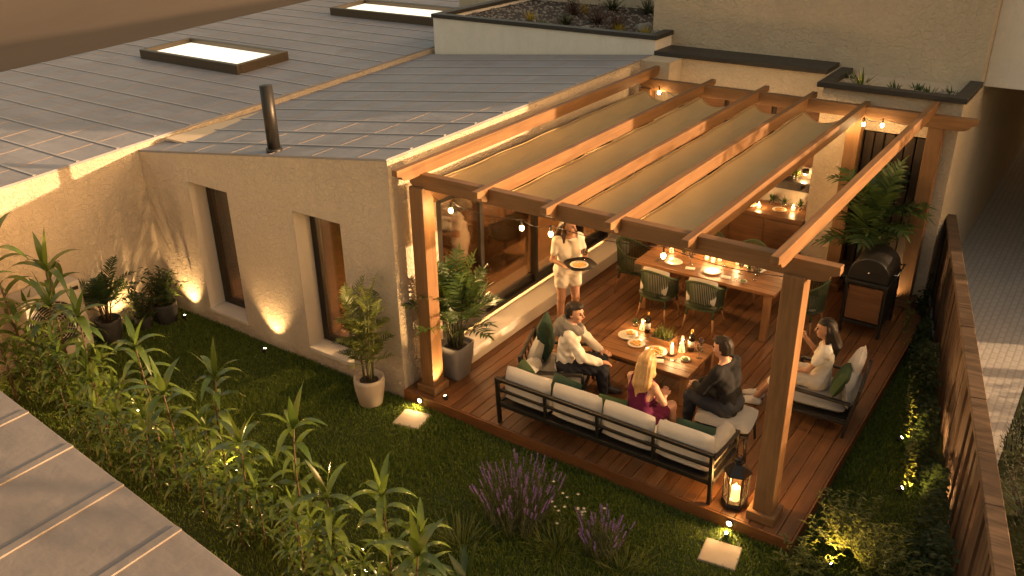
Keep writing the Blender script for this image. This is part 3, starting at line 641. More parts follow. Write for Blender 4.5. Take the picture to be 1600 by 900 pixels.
# ---- armchairs (local: facing +X, seat centre at origin)
def armchair(name, label, loc, rz, cush, group='outdoor armchairs'):
    t = thing(name, label, 'armchair', loc, rz, group); f = MB(); w_, d_ = .37, .34
    for s in (-1, 1):
        f.bar((-d_, s*w_, .44), (d_, s*w_, .48), .05, .028); f.bar((-d_+.02, s*w_, .19), (d_-.02, s*w_, .21), .03, .04)
    f.bar((-d_, -w_, .19), (-d_, w_, .19), .03, .04); f.bar((d_, -w_, .21), (d_, w_, .21), .03, .04)
    f.bar((-d_-.02, -w_, .36), (-d_-.02, w_, .36), .03, .03); f.bar((-d_-.07, -w_, .62), (-d_-.07, w_, .62), .04, .03)
    for k in range(5): y = -w_+.1+k*(2*w_-.2)/4; f.bar((-d_-.005, y, .2), (-d_-.07, y, .62), .03, .012, (1, 0, 0))
    f.box(-d_+.01, d_-.01, -w_+.01, w_-.01, .20, .225)
    f.build('frame', 'gunmetal', t, .005, local=True)
    for s in (-1, 1):
        MB().bar((d_, s*w_, .48), (d_, s*w_, .002), .04, .035, (1, 0, 0)).build('leg', 'gunmetal', t, .004, local=True); MB().bar((-d_-.075, s*w_, .64), (-d_+.03, s*w_, .002), .04, .035, (1, 0, 0)).build('leg', 'gunmetal', t, .004, local=True)
    MB().cushion((.02, 0, .30), (.64, .68, .15), .22).build('seat_cushion', cush, t, local=True)
    MB().cushion((-.28, 0, .52), (.40, .66, .15), .3, (0, radians(-78), 0)).build('back_cushion', cush, t, local=True)
    return t
armchair('armchair', 'dark framed armchair with grey cushions under the woman in white', (4.40, 2.26, zd), radians(186), 'cushion_grey')
armchair('armchair', 'low armchair by the end of the long sofa under the man in the hooded top', (1.62, 1.02, zd), radians(20), 'cushion_grey')
def pillow(c, size, rot, mat, label, group=None):
    o = MB().cushion((0, 0, 0), size, .75, pinch=.06, n=11).build('throw_pillow', mat, None, local=True); o.location = c; o.rotation_euler = rot
    tag(o, label, 'pillow', group or 'loose pillows on the seats'); WL[o.name] = Vector(c); return o
pillow((1.58, .30, .70), (.36, .34, .15), (radians(68), 0, radians(-35)), 'pillow_green', 'moss green pillow in the left corner of the long sofa behind the seated man')
pillow((2.12, .30, .70), (.42, .32, .13), (radians(62), 0, radians(-8)), 'pillow_dark_green', 'green pillow leaning on the second sofa cushion from the left')
pillow((2.72, .27, .69), (.36, .30, .12), (radians(60), 0, radians(6)), 'pillow_green', 'olive pillow pressed behind the blonde woman')
pillow((3.66, .30, .70), (.44, .30, .13), (radians(58), 0, radians(4)), 'pillow_dark_green', 'dark green pillow on the right end of the long sofa')
def bolster(c, L, r, ang, mat, label, tilt=0):
    o = MB().lathe([(.0, -L/2-.015), (r*.7, -L/2-.012), (r*.97, -L/2+.02), (r*1.03, 0), (r*.97, L/2-.02), (r*.7, L/2+.012), (0, L/2+.015)], n=20).build('bolster_pillow', mat, None, local=True)
    o.location = c; o.rotation_euler = (radians(90)+tilt, 0, ang); tag(o, label, 'pillow', 'grey bolsters at the sofa ends')
bolster((1.49, .46, .67), .46, .095, 0, 'cushion_grey', 'grey bolster against the left arm of the long sofa')
bolster((3.885, .40, .675), .52, .095, 0, 'cushion_grey', 'grey bolster against the right arm of the long sofa')
pillow((1.37, 1.08, .80), (.50, .50, .14), (radians(80), 0, radians(110)), 'pillow_dark_green', 'large dark green pillow upright behind the man in the hooded top')
pillow((4.66, 2.42, .80), (.46, .40, .15), (radians(74), 0, radians(-84)), 'cushion_cream', 'pale pillow upright behind the woman in the armchair')
pillow((4.60, 2.12, .76), (.40, .34, .13), (radians(66), 0, radians(-80)), 'pillow_green', 'green pillow in the armchair of the woman in white')
# ---- ottoman
t = thing('ottoman', 'grey padded stool with dark tapered legs under the man in black', 'stool', (3.70, 1.10, zd), radians(8))
MB().cushion((0, 0, .37), (.62, .52, .13), .3).build('seat_cushion', 'cushion_grey', t, local=True); MB().box(-.29, .29, -.24, .24, .285, .315).build('frame', 'gunmetal', t, .006, local=True)
for sx in (-1, 1):
    for sy in (-1, 1): MB().tube([(sx*.26, sy*.21, .29), (sx*.29, sy*.24, .0)], [.022, .014], 8).build('leg', 'gunmetal', t, local=True)
# ---- coffee table
tz = .57
t = thing('coffee_table', 'low square legged wooden table in front of the sofa laid with food and wine', 'table', (2.42, 1.93, D))
tb = MB()
for k in range(7): y0 = 1.50+k*.124; tb.box(1.80, 3.05, y0+.0015, y0+.1225, tz-.035, tz)
tb.build('tabletop', 'table_wood', t, .004)
MB().box(1.86, 2.99, 1.545, 1.575, tz-.10, tz-.036).box(1.86, 2.99, 2.285, 2.315, tz-.10, tz-.036).box(1.86, 1.89, 1.576, 2.284, tz-.10, tz-.036).box(2.96, 2.99, 1.576, 2.284, tz-.10, tz-.036).build('apron', 'cabinet_wood', t, .003)
for x in (1.86, 2.99):
    for y in (1.56, 2.30): MB().box(x-.04, x+.04, y-.04, y+.04, zd, tz-.101+.06).build('leg', 'leg_wood', t, .004)
# ---- dining table
dz = .90
t = thing('dining_table', 'big wooden dining table laid with plates and candles under the pergola', 'table', (2.33, 3.98, D))
tb = MB()
for k in range(8): y0 = 3.46+k*.128; tb.box(1.32, 3.34, y0+.0015, y0+.1265, dz-.04, dz)
tb.build('tabletop', 'table_wood', t, .004); MB().box(1.45, 3.21, 3.60, 3.63, dz-.12, dz-.041).box(1.45, 3.21, 4.33, 4.36, dz-.12, dz-.041).build('apron', 'cabinet_wood', t, .003)
for x in (1.44, 3.22):
    for y in (3.58, 4.38): MB().box(x-.045, x+.045, y-.045, y+.045, zd, dz-.041).build('leg', 'leg_wood', t, .005)
# ---- dining chairs: green rope tub chairs (local: facing +X)
def dining_chair(label, loc, rz, pil):
    t = thing('dining_chair', label, 'chair', loc, rz, 'green rope chairs round the dining table')
    def arc(h0, h1, r0=.25, r1=.27, n=18):            # horseshoe from front arm round the back to the other arm
        out = []
        for k in range(n+1):
            a = radians(62)+(radians(298)-radians(62))*k/n; bk = (1-cos(a))/2
            out.append((r1*cos(a)*1.02, r0*sin(a)*1.05, h0+(h1-h0)*bk**2))
        return out
    top = arc(.60, .80); low = arc(.40, .38, .235, .24)
    MB().tube(top, .017, 8).build('arm_rail', 'rope_green', t, local=True); MB().tube(low, .012, 6).build('seat_rail', 'rope_green', t, local=True)
    rp = MB(); top2 = arc(.60, .80, n=44); low2 = arc(.40, .38, .235, .24, 44)
    for k in range(2, 43):
        p0, p1 = Vector(low2[k]), Vector(top2[k]); rp.bar(p0, p1, .0125, .007, Vector((p0.x, p0.y, 0)))
    rp.build('rope_back', 'rope_green', t, local=True)
    MB().cushion((.01, 0, .425), (.46, .46, .08), .3).build('seat_cushion', 'seat_olive', t, local=True)
    MB().lathe([(.22, .36), (.235, .375), (.22, .39)], n=24, sq=4).build('seat_frame', 'rope_green', t, local=True)
    for (x, y, sp) in ((.17, .17, 1.35), (.17, -.17, 1.35), (-.15, .17, 1.4), (-.15, -.17, 1.4)):
        l = MB().tube([(x, y, .385), (x*1.15, y*1.12, .24)], [.016, .015], 8).build('leg', 'rope_green', t, local=True); MB().tube([(x*1.15, y*1.12, .245), (x*sp, y*1.28, .0)], [.016, .010], 8).build('leg_tip', 'leg_wood', l, local=True)
    if pil: MB().cushion((-.15, 0, .62), (.34, .42, .10), .6, (0, radians(-76), 0)).build('back_pillow', 'cushion_cream', t, local=True)
for a_ in (('green rope chair with pale pillow on the near table side, nearer the house', (1.74, 3.42, zd), radians(88), 1),
           ('green rope chair with pale pillow on the near table side, nearer the post', (2.40, 3.46, zd), radians(94), 1),
           ('green rope chair at the house end of the dining table beside the door step', (1.06, 3.98, zd), radians(4), 0),
           ('green rope chair at the barbecue end of the dining table behind the corner post', (3.55, 4.15, zd), radians(176), 0),
           ('green rope chair on the far side of the dining table, the left of two there', (1.85, 4.72, zd), radians(-92), 0),
           ('green rope chair on the far side of the dining table, the right of two there', (2.52, 4.70, zd), radians(-88), 0)): dining_chair(*a_)
# ---- barbecue
t = thing('barbecue', 'black barrel barbecue with a rounded lid on a cart with a timber front', 'barbecue', (4.22, 4.75, D))
bx0, bx1, by0, by1 = 3.98, 4.48, 4.44, 5.10
MB().box(bx0-.03, bx1+.03, by0-.03, by1+.03, .88, .93).build('shelf', 'black_metal', t, .008)
for x in (bx0, bx1):
    for y in (by0, by1): MB().bar((x, y, zd), (x, y, .88), .04, .04).build('leg', 'black_metal', t, .004)
MB().box(bx0+.03, bx1-.03, by0+.0, by0+.02, .36, .85).build('front_panel', 'cabinet_wood', t, .004); MB().box(bx1-.012, bx1+.006, by0+.03, by1-.03, .36, .85).build('side_panel', 'gunmetal', t, .003)
MB().box(bx0, bx1, by0-.01, by0+.02, .30, .34).box(bx1-.02, bx1+.015, by0+.02, by1, .30, .34).box(bx0-.015, bx0+.02, by0+.02, by1, .30, .34).box(bx0+.02, bx1-.02, by0+.02, by1, .305, .33).build('lower_shelf', 'black_metal', t, .003)
poly = [(4.23+.26*cos(a_), 1.0+.25*sin(a_)) for a_ in [pi*k/20 for k in range(21)]]
MB().prism([(4.49, .932)]+poly+[(3.97, .932)], 'y', by0+.02, by1-.02).build('lid', 'black_metal', t, .012)
MB().sphere((4.23, by0+.005, 1.06), .018).build('gauge', 'steel', t); MB().tube([(bx1+.02, by0+.12, 1.05), (bx1+.08, by0+.12, 1.06), (bx1+.08, by1-.12, 1.06), (bx1+.02, by1-.12, 1.05)], .012).build('handle', 'steel', t)
MB().box(bx0-.26, bx0-.035, by0+.08, by1-.08, .895, .92).build('side_tray', 'black_metal', t, .005)
# ---- lantern
lx, ly = 4.19, .20
t = thing('floor_lantern', 'tall black six sided lantern standing on the deck beside the corner post', 'lantern', (lx, ly, D))
hexp = lambda r, z, k: (lx+r*cos(pi/3*k+.3), ly+r*sin(pi/3*k+.3), z)
MB().lathe([(.13, .004), (.135, .02), (.13, .045), (.115, .055)], (lx, ly, D), 6, rot=.3, smooth=False).build('base', 'black_metal', t, .003)
fr = MB()
for k in range(6): fr.bar(hexp(.118, D+.05, k), hexp(.125, D+.40, k), .012, .012); fr.bar(hexp(.125, D+.40, k), hexp(.125, D+.40, k+1), .012, .014); fr.bar(hexp(.118, D+.06, k), hexp(.118, D+.06, k+1), .012, .014)
fr.build('frame', 'black_metal', t)
for k in range(6):
    a0, b0, a1, b1 = hexp(.114, D+.06, k), hexp(.114, D+.06, k+1), hexp(.121, D+.395, k+1), hexp(.121, D+.395, k); MB().add([a0, b0, a1, b1], [(0, 1, 2, 3)]).build('glass_pane', 'amber_glass', t)
MB().lathe([(.145, .40), (.14, .412), (.055, .505), (.05, .53), (.0, .53)], (lx, ly, D), 6, rot=.3, smooth=False).build('roof', 'black_metal', t, .003)
ring = [(lx+.035*cos(2*pi*k/16), ly, D+.57+.035*sin(2*pi*k/16)) for k in range(17)]
MB().tube(ring, .005, 6, False).lathe([(.03, .53), (.036, .545), (.03, .56)], (lx, ly, D), 12).build('ring_handle', 'black_metal', t)
def candle(loc, r, h, label, watt=.6, group='lit candles', glass=None):
    t = thing('candle', label, 'candle', loc, 0, group); x, y, z = loc
    MB().lathe([(r, .001), (r*1.02, h*.3), (r, h*.97), (r*.85, h), (r*.5, h-.006), (0, h-.008)], loc, 16).build('wax', 'wax_lit', t)
    MB().tube([(x, y, z+h-.006), (x, y, z+h+.008)], .002, 5).build('wick', 'black_metal', t)
    MB().lathe([(.0, 0), (.007, .010), (.006, .02), (0, .042)], (x, y, z+h+.006), 8).build('flame', 'flame', t)
    lamp('POINT', 'candle_light', (x, y, z+h+.05), watt*1.5, WARM, t, .02)
    return t
candle((lx, ly, D+.056), .043, .155, 'thick pillar candle burning inside the floor lantern', 5.0)
def glass_cyl(loc, r, h, label, kind='hurricane_glass'):
    o = MB().lathe([(r*.95, .0015), (r, .01), (r, h), (r-.003, h), (r-.003, .006), (0, .006)], loc, 20).build(kind, 'clear_glass', None, loc=loc); return tag(o, label, 'glass', 'candle glasses')
# coffee table things
candle((2.07, 2.27, tz), .032, .07, 'short candle in a glass beside the left wine bottle', 1.2); glass_cyl((2.07, 2.27, tz+.0005), .042, .13, 'clear glass round the short candle beside the left wine bottle')
candle((2.73, 2.03, tz), .035, .13, 'tall glowing candle behind the thin ones on the coffee table', 1.6); glass_cyl((2.73, 2.03, tz+.0005), .05, .19, 'tall clear glass round the glowing candle beside the right wine bottle')
candle((2.66, 1.90, tz+.010), .019, .11, 'slim bare candle on a wooden saucer on the coffee table', 1.2)
tag(MB().lathe([(.05, .0015), (.06, .009), (0, .0095)], (2.66, 1.90, tz), 18).build('saucer', 'cabinet_wood', None, loc=(2.66, 1.90, tz)), 'small wooden saucer under the slim bare candle', 'saucer')
def bottle(loc, label):
    t = thing('wine_bottle', label, 'bottle', loc, 0, 'wine bottles')
    MB().lathe([(.034, .001), (.038, .008), (.038, .18), (.034, .205), (.016, .235), (.0145, .29), (0, .29)], loc, 20).build('bottle', 'bottle_glass', t)
    MB().lathe([(.0385, .06), (.0387, .06), (.0387, .145), (.0385, .145)], loc, 20).build('label', 'paper_label', t); MB().lathe([(.0152, .245), (.0162, .25), (.016, .292), (0, .294)], loc, 12).build('foil', 'gold_foil', t)
bottle((2.16, 2.23, tz), 'dark wine bottle with pale label near the far left of the coffee table'); bottle((2.82, 2.10, tz), 'dark wine bottle with pale label beside the tall candle')
def plate(loc, r, label, food=None, fr_=.7, group='white plates'):
    t = thing('plate', label, 'plate', loc, 0, group)
    MB().lathe([(r*.55, .001), (r*.62, .004), (r, .018), (r*.985, .021), (r*.6, .008), (0, .007)], loc, 28).build('dish', 'porcelain', t)
    if food:
        rnd = random.Random(int(loc[0]*1000)); m = MB()
        for _ in range(26):
            a_ = rnd.uniform(0, 2*pi); q = rnd.uniform(0, r*fr_-.015)
            m.sphere((loc[0]+q*cos(a_), loc[1]+q*sin(a_), loc[2]+.013+rnd.uniform(0, .012)), (rnd.uniform(.012, .024), rnd.uniform(.012, .024), .010), 7, 5)
        m.build('food', food, t)
    return t
plate((2.0, 2.01, tz), .125, 'white plate at the left of the coffee table under a smaller plate'); plate((2.02, 2.04, tz+.0225), .09, 'small plate of nibbles stacked on the left plate of the coffee table', 'pasta', .75)
plate((2.19, 1.88, tz), .11, 'plate of bread in the middle left of the coffee table', 'pasta', .8); plate((2.48, 1.83, tz), .14, 'white plate heaped with golden pasta on the coffee table', 'pasta', .85)
plate((2.86, 1.86, tz), .06, 'small saucer with olives near the right of the coffee table', 'greens', .8)
def napkin(loc, rz, label):
    o = MB().cbox((0, 0, .004), (.13, .09, .006)).cbox((.01, .0, .009), (.10, .07, .004), (0, 0, .1)).build('napkin', 'cloth_white', None, .002, local=True); o.location = loc; o.rotation_euler = (0, 0, rz); tag(o, label, 'napkin', 'folded napkins')
napkin((2.60, 1.66, tz), .5, 'folded napkin at the front edge of the coffee table')
def wineglass(loc, label, red=False):
    t = thing('wine_glass', label, 'glass', loc, 0, 'wine glasses')
    MB().lathe([(.032, .0015), (.03, .004), (.005, .008), (.004, .08), (.02, .095), (.036, .125), (.034, .17), (.032, .17), (.034, .126), (.018, .098), (0, .094)], loc, 18).build('bowl', 'clear_glass', t)
    if red: MB().lathe([(0, .096), (.018, .1), (.033, .126), (0, .127)], loc, 14).build('wine', 'eye_dark', t)
for (p, l) in (((2.92, 2.16, tz), 'empty wine glass right of the bottle on the coffee table'), ((2.97, 2.00, tz), 'empty wine glass at the right edge of the coffee table')): wineglass(p, l, True)
# dining table things
for p, l in (((1.80, 3.70, dz), 'white plate nearest the house on the near side of the dining table'), ((2.37, 3.70, dz), 'white plate in the middle of the near side of the dining table'), ((2.70, 4.20, dz), 'white plate on the far right side of the dining table'), ((1.74, 4.32, dz), 'white plate on the far left side of the dining table'), ((2.22, 4.36, dz), 'white plate in the middle of the far side of the dining table')): plate(p, .125, l)
for p, r, h, l in (((1.62, 4.02, dz), .03, .06, 'short candle glowing at the house end of the dining table'), ((2.14, 4.06, dz), .026, .14, 'left candle of the tall group in the middle of the dining table'), ((2.25, 4.02, dz), .026, .12, 'middle candle of the tall group in the middle of the dining table'), ((2.31, 4.12, dz), .026, .13, 'right candle of the tall group in the middle of the dining table'), ((2.56, 4.14, dz), .022, .09, 'small candle beside the far right plate of the dining table')): candle(p, r, h, l, 1.5)
glass_cyl((1.62, 4.02, dz+.0005), .04, .1, 'clear glass round the short candle on the dining table')
for p, l in (((2.02, 3.78, dz), 'wine glass beside the plate nearest the house'), ((1.92, 4.14, dz), 'wine glass left of the tall candles'), ((2.44, 3.98, dz), 'wine glass right of the tall candles'), ((2.72, 3.86, dz), 'wine glass near the greenery on the dining table'), ((2.95, 3.78, dz), 'wine glass at the barbecue end of the dining table'), ((2.43, 4.26, dz), 'wine glass behind the tall candles')): wineglass(p, l)
napkin((2.08, 3.64, dz), .3, 'folded napkin between the two near plates of the dining table'); napkin((2.60, 3.64, dz), .2, 'folded napkin right of the middle near plate of the dining table'); napkin((2.92, 4.1, dz), 1.2, 'folded napkin at the barbecue end of the dining table')
def cutlery(loc, rz, label):
    o = MB().cbox((0, 0, .0045), (.12, .009, .003)).cbox((.085, 0, .0045), (.06, .017, .003)).cbox((0, .03, .0045), (.13, .009, .003)).cbox((.09, .03, .0045), (.06, .02, .003)).build('cutlery', 'steel', None, .001, local=True); o.location = loc; o.rotation_euler = (0, 0, rz); tag(o, label, 'cutlery', 'knife and fork sets')
cutlery((1.60, 3.62, dz), pi/2, 'knife and fork left of the plate nearest the house'); cutlery((2.75, 3.62, dz), pi/2, 'knife and fork near the barbecue end of the dining table'); cutlery((2.66, 1.74, tz), .3, 'knife and fork by the front edge of the coffee table')
plate((2.85, 3.62, dz), .055, 'small bowl at the near barbecue corner of the dining table', 'greens', .8)
# counter things
plate((1.95, 6.05, 1.05), .14, 'round tray of snacks on the outdoor counter', 'pasta', .9); plate((2.45, 6.08, 1.05), .11, 'white plate of food beside the tray on the outdoor counter', 'pasta', .8)
candle((2.14, 6.02, 1.05), .03, .05, 'small candle glowing on the outdoor counter', 1.3); candle((2.62, 6.2, 1.05), .03, .05, 'small candle at the pillar end of the outdoor counter', .9)
# ---- stepping stones
for c, rz, l in (((.37, -.31), .55, 'square pale stepping stone in the lawn by the left corner of the deck'), ((4.31, -.40), .5, 'square pale stepping stone in the lawn by the right corner of the deck')):
    o = MB().cbox((0, 0, -.005), (.36, .33, .06)).build('stepping_stone', 'flagstone', None, .012, local=True); o.location = (*c, 0); o.rotation_euler = (0, 0, rz-.35); tag(o, l, 'stone', 'stepping stones in the lawn')
# ---- air conditioner
t = thing('air_conditioner', 'cream outdoor air conditioner unit half hidden by the hedge at the left wall', 'air conditioner', (-4.5, -1.8, 0))
ax0, ax1, ay0, ay1 = -4.68, -4.34, -2.25, -1.45
MB().box(ax0, ax1, ay0, ay1, .12, 1.10).build('casing', 'ac_white', t, .02)
gr = MB()
for k in range(9): r = .05+.035*k; gr.tube([(ax1+.012, -1.92+r*cos(2*pi*q/40), .62+r*sin(2*pi*q/40)) for q in range(41)], .004, 5, False)
for q in range(12): a_ = 2*pi*q/12; gr.bar((ax1+.01, -1.92, .62), (ax1+.01, -1.92+.33*cos(a_), .62+.33*sin(a_)), .006, .006)
gr.build('fan_grille', 'ac_white', t)
MB().prism([(-1.92+.335*cos(2*pi*q/40), .62+.335*sin(2*pi*q/40)) for q in range(40)], 'x', ax1+.001, ax1+.004).build('fan_opening', 'black_metal', t)
MB().box(ax1+.001, ax1+.006, -1.60, -1.49, .98, 1.03).build('badge_plate', 'black_metal', t); MB().box(ax0+.02, ax1-.02, ay0+.06, ay0+.14, .001, .12).box(ax0+.02, ax1-.02, ay1-.14, ay1-.06, .001, .12).build('foot', 'black_metal', t)
# ---- lights in the garden
def garden_spot(loc, d, label, watt=6, ang=80, group='small garden spotlights', h=.10):
    t = thing('garden_spotlight', label, 'light', loc, 0, group); x, y, z = loc; d = Vector(d).normalized()
    p = Vector((x, y, z+h)); MB().tube([(x, y, z-.02), (x, y, z+h-.02)], .006, 6).build('stake', 'black_metal', t)
    MB().tube([p-d*.05, p+d*.012], [.022, .03], 14).build('housing', 'black_metal', t)
    MB().tube([p+d*.0125, p+d*.016], [.017, .015], 14).build('lens', 'lens_lit', t)
    lamp('SPOT', 'spot_light', p+d*.03, watt, WARM, t, .02, aim(d), radians(ang), .8)
garden_spot((-2.30, -.24, 0), (0, .42, .9), 'small spotlight in the grass lighting the facade between the two slit windows', 20, 85)
garden_spot((-4.05, -.22, 0), (-.15, .4, .9), 'small spotlight in the grass lighting the wall by the left slit window', 26, 90)
garden_spot((-4.42, -.88, 0), (-.45, .15, .9), 'small spotlight in the grass between the dark plant pots', 26, 95)
for y, l in ((5.55, 'small spotlight by the barbecue at the far end of the ivy strip'), (4.53, 'small spotlight in the ivy strip level with the barbecue front'), (2.41, 'small spotlight in the ivy strip level with the armchair'), (1.49, 'small spotlight at the near end of the ivy strip')):
    garden_spot((FX(y)-.42, y, 0), (.62, .25, .6), l, 22, 120, h=.07)
def fascia_light(loc, label, watt):
    t = thing('fascia_light', label, 'light', loc, 0, 'round lights set in the deck edge'); x, y, z = loc
    MB().tube([(x, y, z), (x, y-.012, z)], [.042, .038], 18).build('housing', 'black_metal', t); MB().tube([(x, y-.0122, z), (x, y-.016, z)], [.027, .022], 16).build('lens', 'lens_lit', t)
    lamp('SPOT', 'spot_light', (x, y-.035, z), watt, WARM, t, .02, aim((0, -.75, -.5)), radians(150), .7)
fascia_light((.26, -.0225, .085), 'round light in the left end of the deck edge above the grass', 8); fascia_light((4.24, -.0225, .085), 'round light in the right end of the deck edge below the lantern', 8)
garden_spot((4.26, -.14, 0), (0, -.3, .6), 'small stake light in the grass beside the right stepping stone', 2.0, 130, h=.05)
garden_spot((.56, .10, D), (-.4, .22, .9), 'small spotlight on the deck lighting the left corner post', 45, 60, h=.03)
garden_spot((4.22, 5.55, D), (.45, .3, .9), 'small spotlight on the deck lighting the post behind the barbecue', 16, 80, h=.03)
# string lights
def string_light(pts, label, name='string_light', watt=.9, sag=.05, drop=.09):
    t = thing(name, label, 'string light', pts[0], 0, 'bulb strings on the pergola'); c = MB(); n = 10
    for a_, b_ in zip(pts, pts[1:]):
        a_, b_ = Vector(a_), Vector(b_); c.tube([a_.lerp(b_, k/n)-Vector((0, 0, sag*sin(pi*k/n))) for k in range(n+1)], .004, 5)
    c.build('cord', 'black_metal', t)
    for p in pts[1:-1]:
        x, y, z = p; b = MB().lathe([(0, -.055), (.014, -.05), (.024, -.03), (.022, -.012), (.012, .004), (0, .005)], (x, y, z-drop+.02), 12).build('bulb', 'bulb_lit', t)
        MB().tube([(x, y, z), (x, y, z-drop+.02)], [.008, .013], 8).build('socket', 'black_metal', b)
        lamp('POINT', 'bulb_light', (x, y, z-drop-.06), watt, WARM, t, .025)
string_light([(.36, .27, 2.69), (.62, .30, 2.62), (1.57, .30, 2.62), (1.93, .30, 2.63), (3.20, .30, 2.69), (4.40, .27, 2.69)], 'string of warm bulbs hanging along the front beam of the pergola', watt=7.0)
string_light([(.36, 5.56, 2.90), (.56, 5.52, 2.86), (1.3, 5.5, 2.66), (2.1, 5.5, 2.66), (2.9, 5.5, 2.66), (3.36, 5.5, 2.76), (3.62, 5.5, 2.81), (3.86, 5.5, 2.83), (4.40, 5.58, 2.82)], 'string of warm bulbs hanging along the rear beam of the pergola', watt=1.4)
# ================================================================== PEOPLE (one continuous surface per body, from a smooth field)
def np3(p): return np.array(p, dtype=np.float32)
class Field:
    def __init__(s, h): s.h = h; s.p = []
    def cap(s, a, b, ra, rb, k=.02): s.p.append(('c', np3(a), np3(b), ra, rb, k)); return s
    def ell(s, c, r, k=.02, R=None): s.p.append(('e', np3(c), np3(r), R, 0, k)); return s
    def mesh(s, cut=None, disp=None):
        lo = np.min([np.minimum(p[1]-max(p[3], p[4]), p[2]-max(p[3], p[4])) if p[0] == 'c' else p[1]-max(p[2]) for p in s.p], 0)-.05
        hi = np.max([np.maximum(p[1]+max(p[3], p[4]), p[2]+max(p[3], p[4])) if p[0] == 'c' else p[1]+max(p[2]) for p in s.p], 0)+.05
        n = np.ceil((hi-lo)/s.h).astype(int)+1; ax = [lo[i]+s.h*np.arange(n[i]) for i in range(3)]
        F = np.full(n, .3, np.float32)
        for typ, a, b, c, d, k in s.p:
            if typ == 'c': m = max(c, d)+.06; l, u = np.minimum(a, b)-m, np.maximum(a, b)+m
            else: m = max(b)+.06; l, u = a-m, a+m
            i0 = np.maximum(((l-lo)/s.h).astype(int), 0); i1 = np.minimum(((u-lo)/s.h).astype(int)+2, n)
            X, Y, Z = np.meshgrid(*[ax[i][i0[i]:i1[i]].astype(np.float32) for i in range(3)], indexing='ij', sparse=True)
            if typ == 'c':
                e = b-a; ll = float(e@e)+1e-9; t = np.clip(((X-a[0])*e[0]+(Y-a[1])*e[1]+(Z-a[2])*e[2])/ll, 0, 1)
                dd = np.sqrt((X-a[0]-t*e[0])**2+(Y-a[1]-t*e[1])**2+(Z-a[2]-t*e[2])**2)-(c+t*(d-c))
            else:
                x, y, z = X-a[0], Y-a[1], Z-a[2]
                if c is not None: x, y, z = [c[0][i]*x+c[1][i]*y+c[2][i]*z for i in range(3)]
                k0 = np.sqrt((x/b[0])**2+(y/b[1])**2+(z/b[2])**2); k1 = np.sqrt((x/b[0]**2)**2+(y/b[1]**2)**2+(z/b[2]**2)**2); dd = k0*(k0-1)/np.maximum(k1, 1e-6)
            sl = tuple(slice(i0[i], i1[i]) for i in range(3)); f = F[sl]; hh = np.maximum(k-np.abs(f-dd), 0)/k; F[sl] = np.minimum(f, dd)-hh*hh*k*.25
        X, Y, Z = np.meshgrid(*[a.astype(np.float32) for a in ax], indexing='ij', sparse=True)
        if disp is not None: F = F+disp(X, Y, Z)
        if cut is not None: F = np.maximum(F, cut(X, Y, Z))
        F[0] = F[-1] = .1; F[:, 0] = F[:, -1] = .1; F[:, :, 0] = F[:, :, -1] = .1
        return surface_net(F, lo, s.h)
def surface_net(F, lo, h):
    I = F < 0; c = [(i, j, k) for i in (0, 1) for j in (0, 1) for k in (0, 1)]; n = np.array(F.shape)-1
    g = lambda A, o: A[o[0]:o[0]+n[0], o[1]:o[1]+n[1], o[2]:o[2]+n[2]]
    cnt = sum(g(I, o).astype(np.int8) for o in c); act = (cnt > 0) & (cnt < 8); ids = np.full(act.shape, -1, np.int64); idx = np.argwhere(act); ids[act] = np.arange(len(idx))
    acc = np.zeros((len(idx), 3)); num = np.zeros(len(idx))
    for a in c:
        for d in range(3):
            if a[d]: continue
            b = list(a); b[d] = 1; fa = F[tuple((idx+a).T)]; fb = F[tuple((idx+b).T)]; m = (fa < 0) != (fb < 0); t = np.where(m, fa/np.where(m, fa-fb, 1), 0)
            p = np.tile(np.array(a, float), (len(idx), 1)); p[:, d] = t; acc[m] += p[m]; num[m] += 1
    V = lo+h*(idx+acc/num[:, None]); Q = []
    for d in range(3):
        e1, e2 = (d+1) % 3, (d+2) % 3; sh = [slice(1, -1)]*3; sh[d] = slice(0, -1); A = I[tuple(sh)]; sh2 = list(sh); sh2[d] = slice(1, None); B = I[tuple(sh2)]
        for flip, M_ in ((0, A & ~B), (1, B & ~A)):
            q = np.argwhere(M_)+np.array([0 if i == d else 1 for i in range(3)])
            if not len(q): continue
            o1 = np.zeros(3, int); o1[e1] = 1; o2 = np.zeros(3, int); o2[e2] = 1
            vs_ = [ids[tuple((q-x).T)] for x in (o1+o2, o2, 0*o1, o1)]; f = np.stack(vs_, 1); Q.append(f[:, ::-1] if flip else f)
    return V, np.concatenate(Q)
def field_obj(name, fld, mat, parent, cut=None, disp=None):
    V, Q = fld.mesh(cut, disp); me = bpy.data.meshes.new(name); me.vertices.add(len(V)); me.vertices.foreach_set('co', V.astype(np.float32).ravel())
    me.loops.add(len(Q)*4); me.loops.foreach_set('vertex_index', Q.astype(np.int32).ravel()); me.polygons.add(len(Q)); me.polygons.foreach_set('loop_start', np.arange(0, len(Q)*4, 4, dtype=np.int32))
    me.polygons.foreach_set('use_smooth', np.ones(len(Q), bool)); me.update(calc_edges=True); me.validate()
    me.materials.append(MT[mat]); o = bpy.data.objects.new(name, me); COL.objects.link(o); o.parent = parent
    sm = o.modifiers.new('smooth', 'SMOOTH'); sm.factor = .5; sm.iterations = 2
    return o
def lerp(a, b, t): return tuple(x+(y-x)*t for x, y in zip(a, b))
def wrinkle(a, f=38): return lambda X, Y, Z: a*(np.sin(X*f+2.3*np.sin(Z*19)+Y*11)*np.sin(Z*f*.7+1.7*np.sin(Y*23))+.4*np.sin(X*71+Z*53+Y*37))
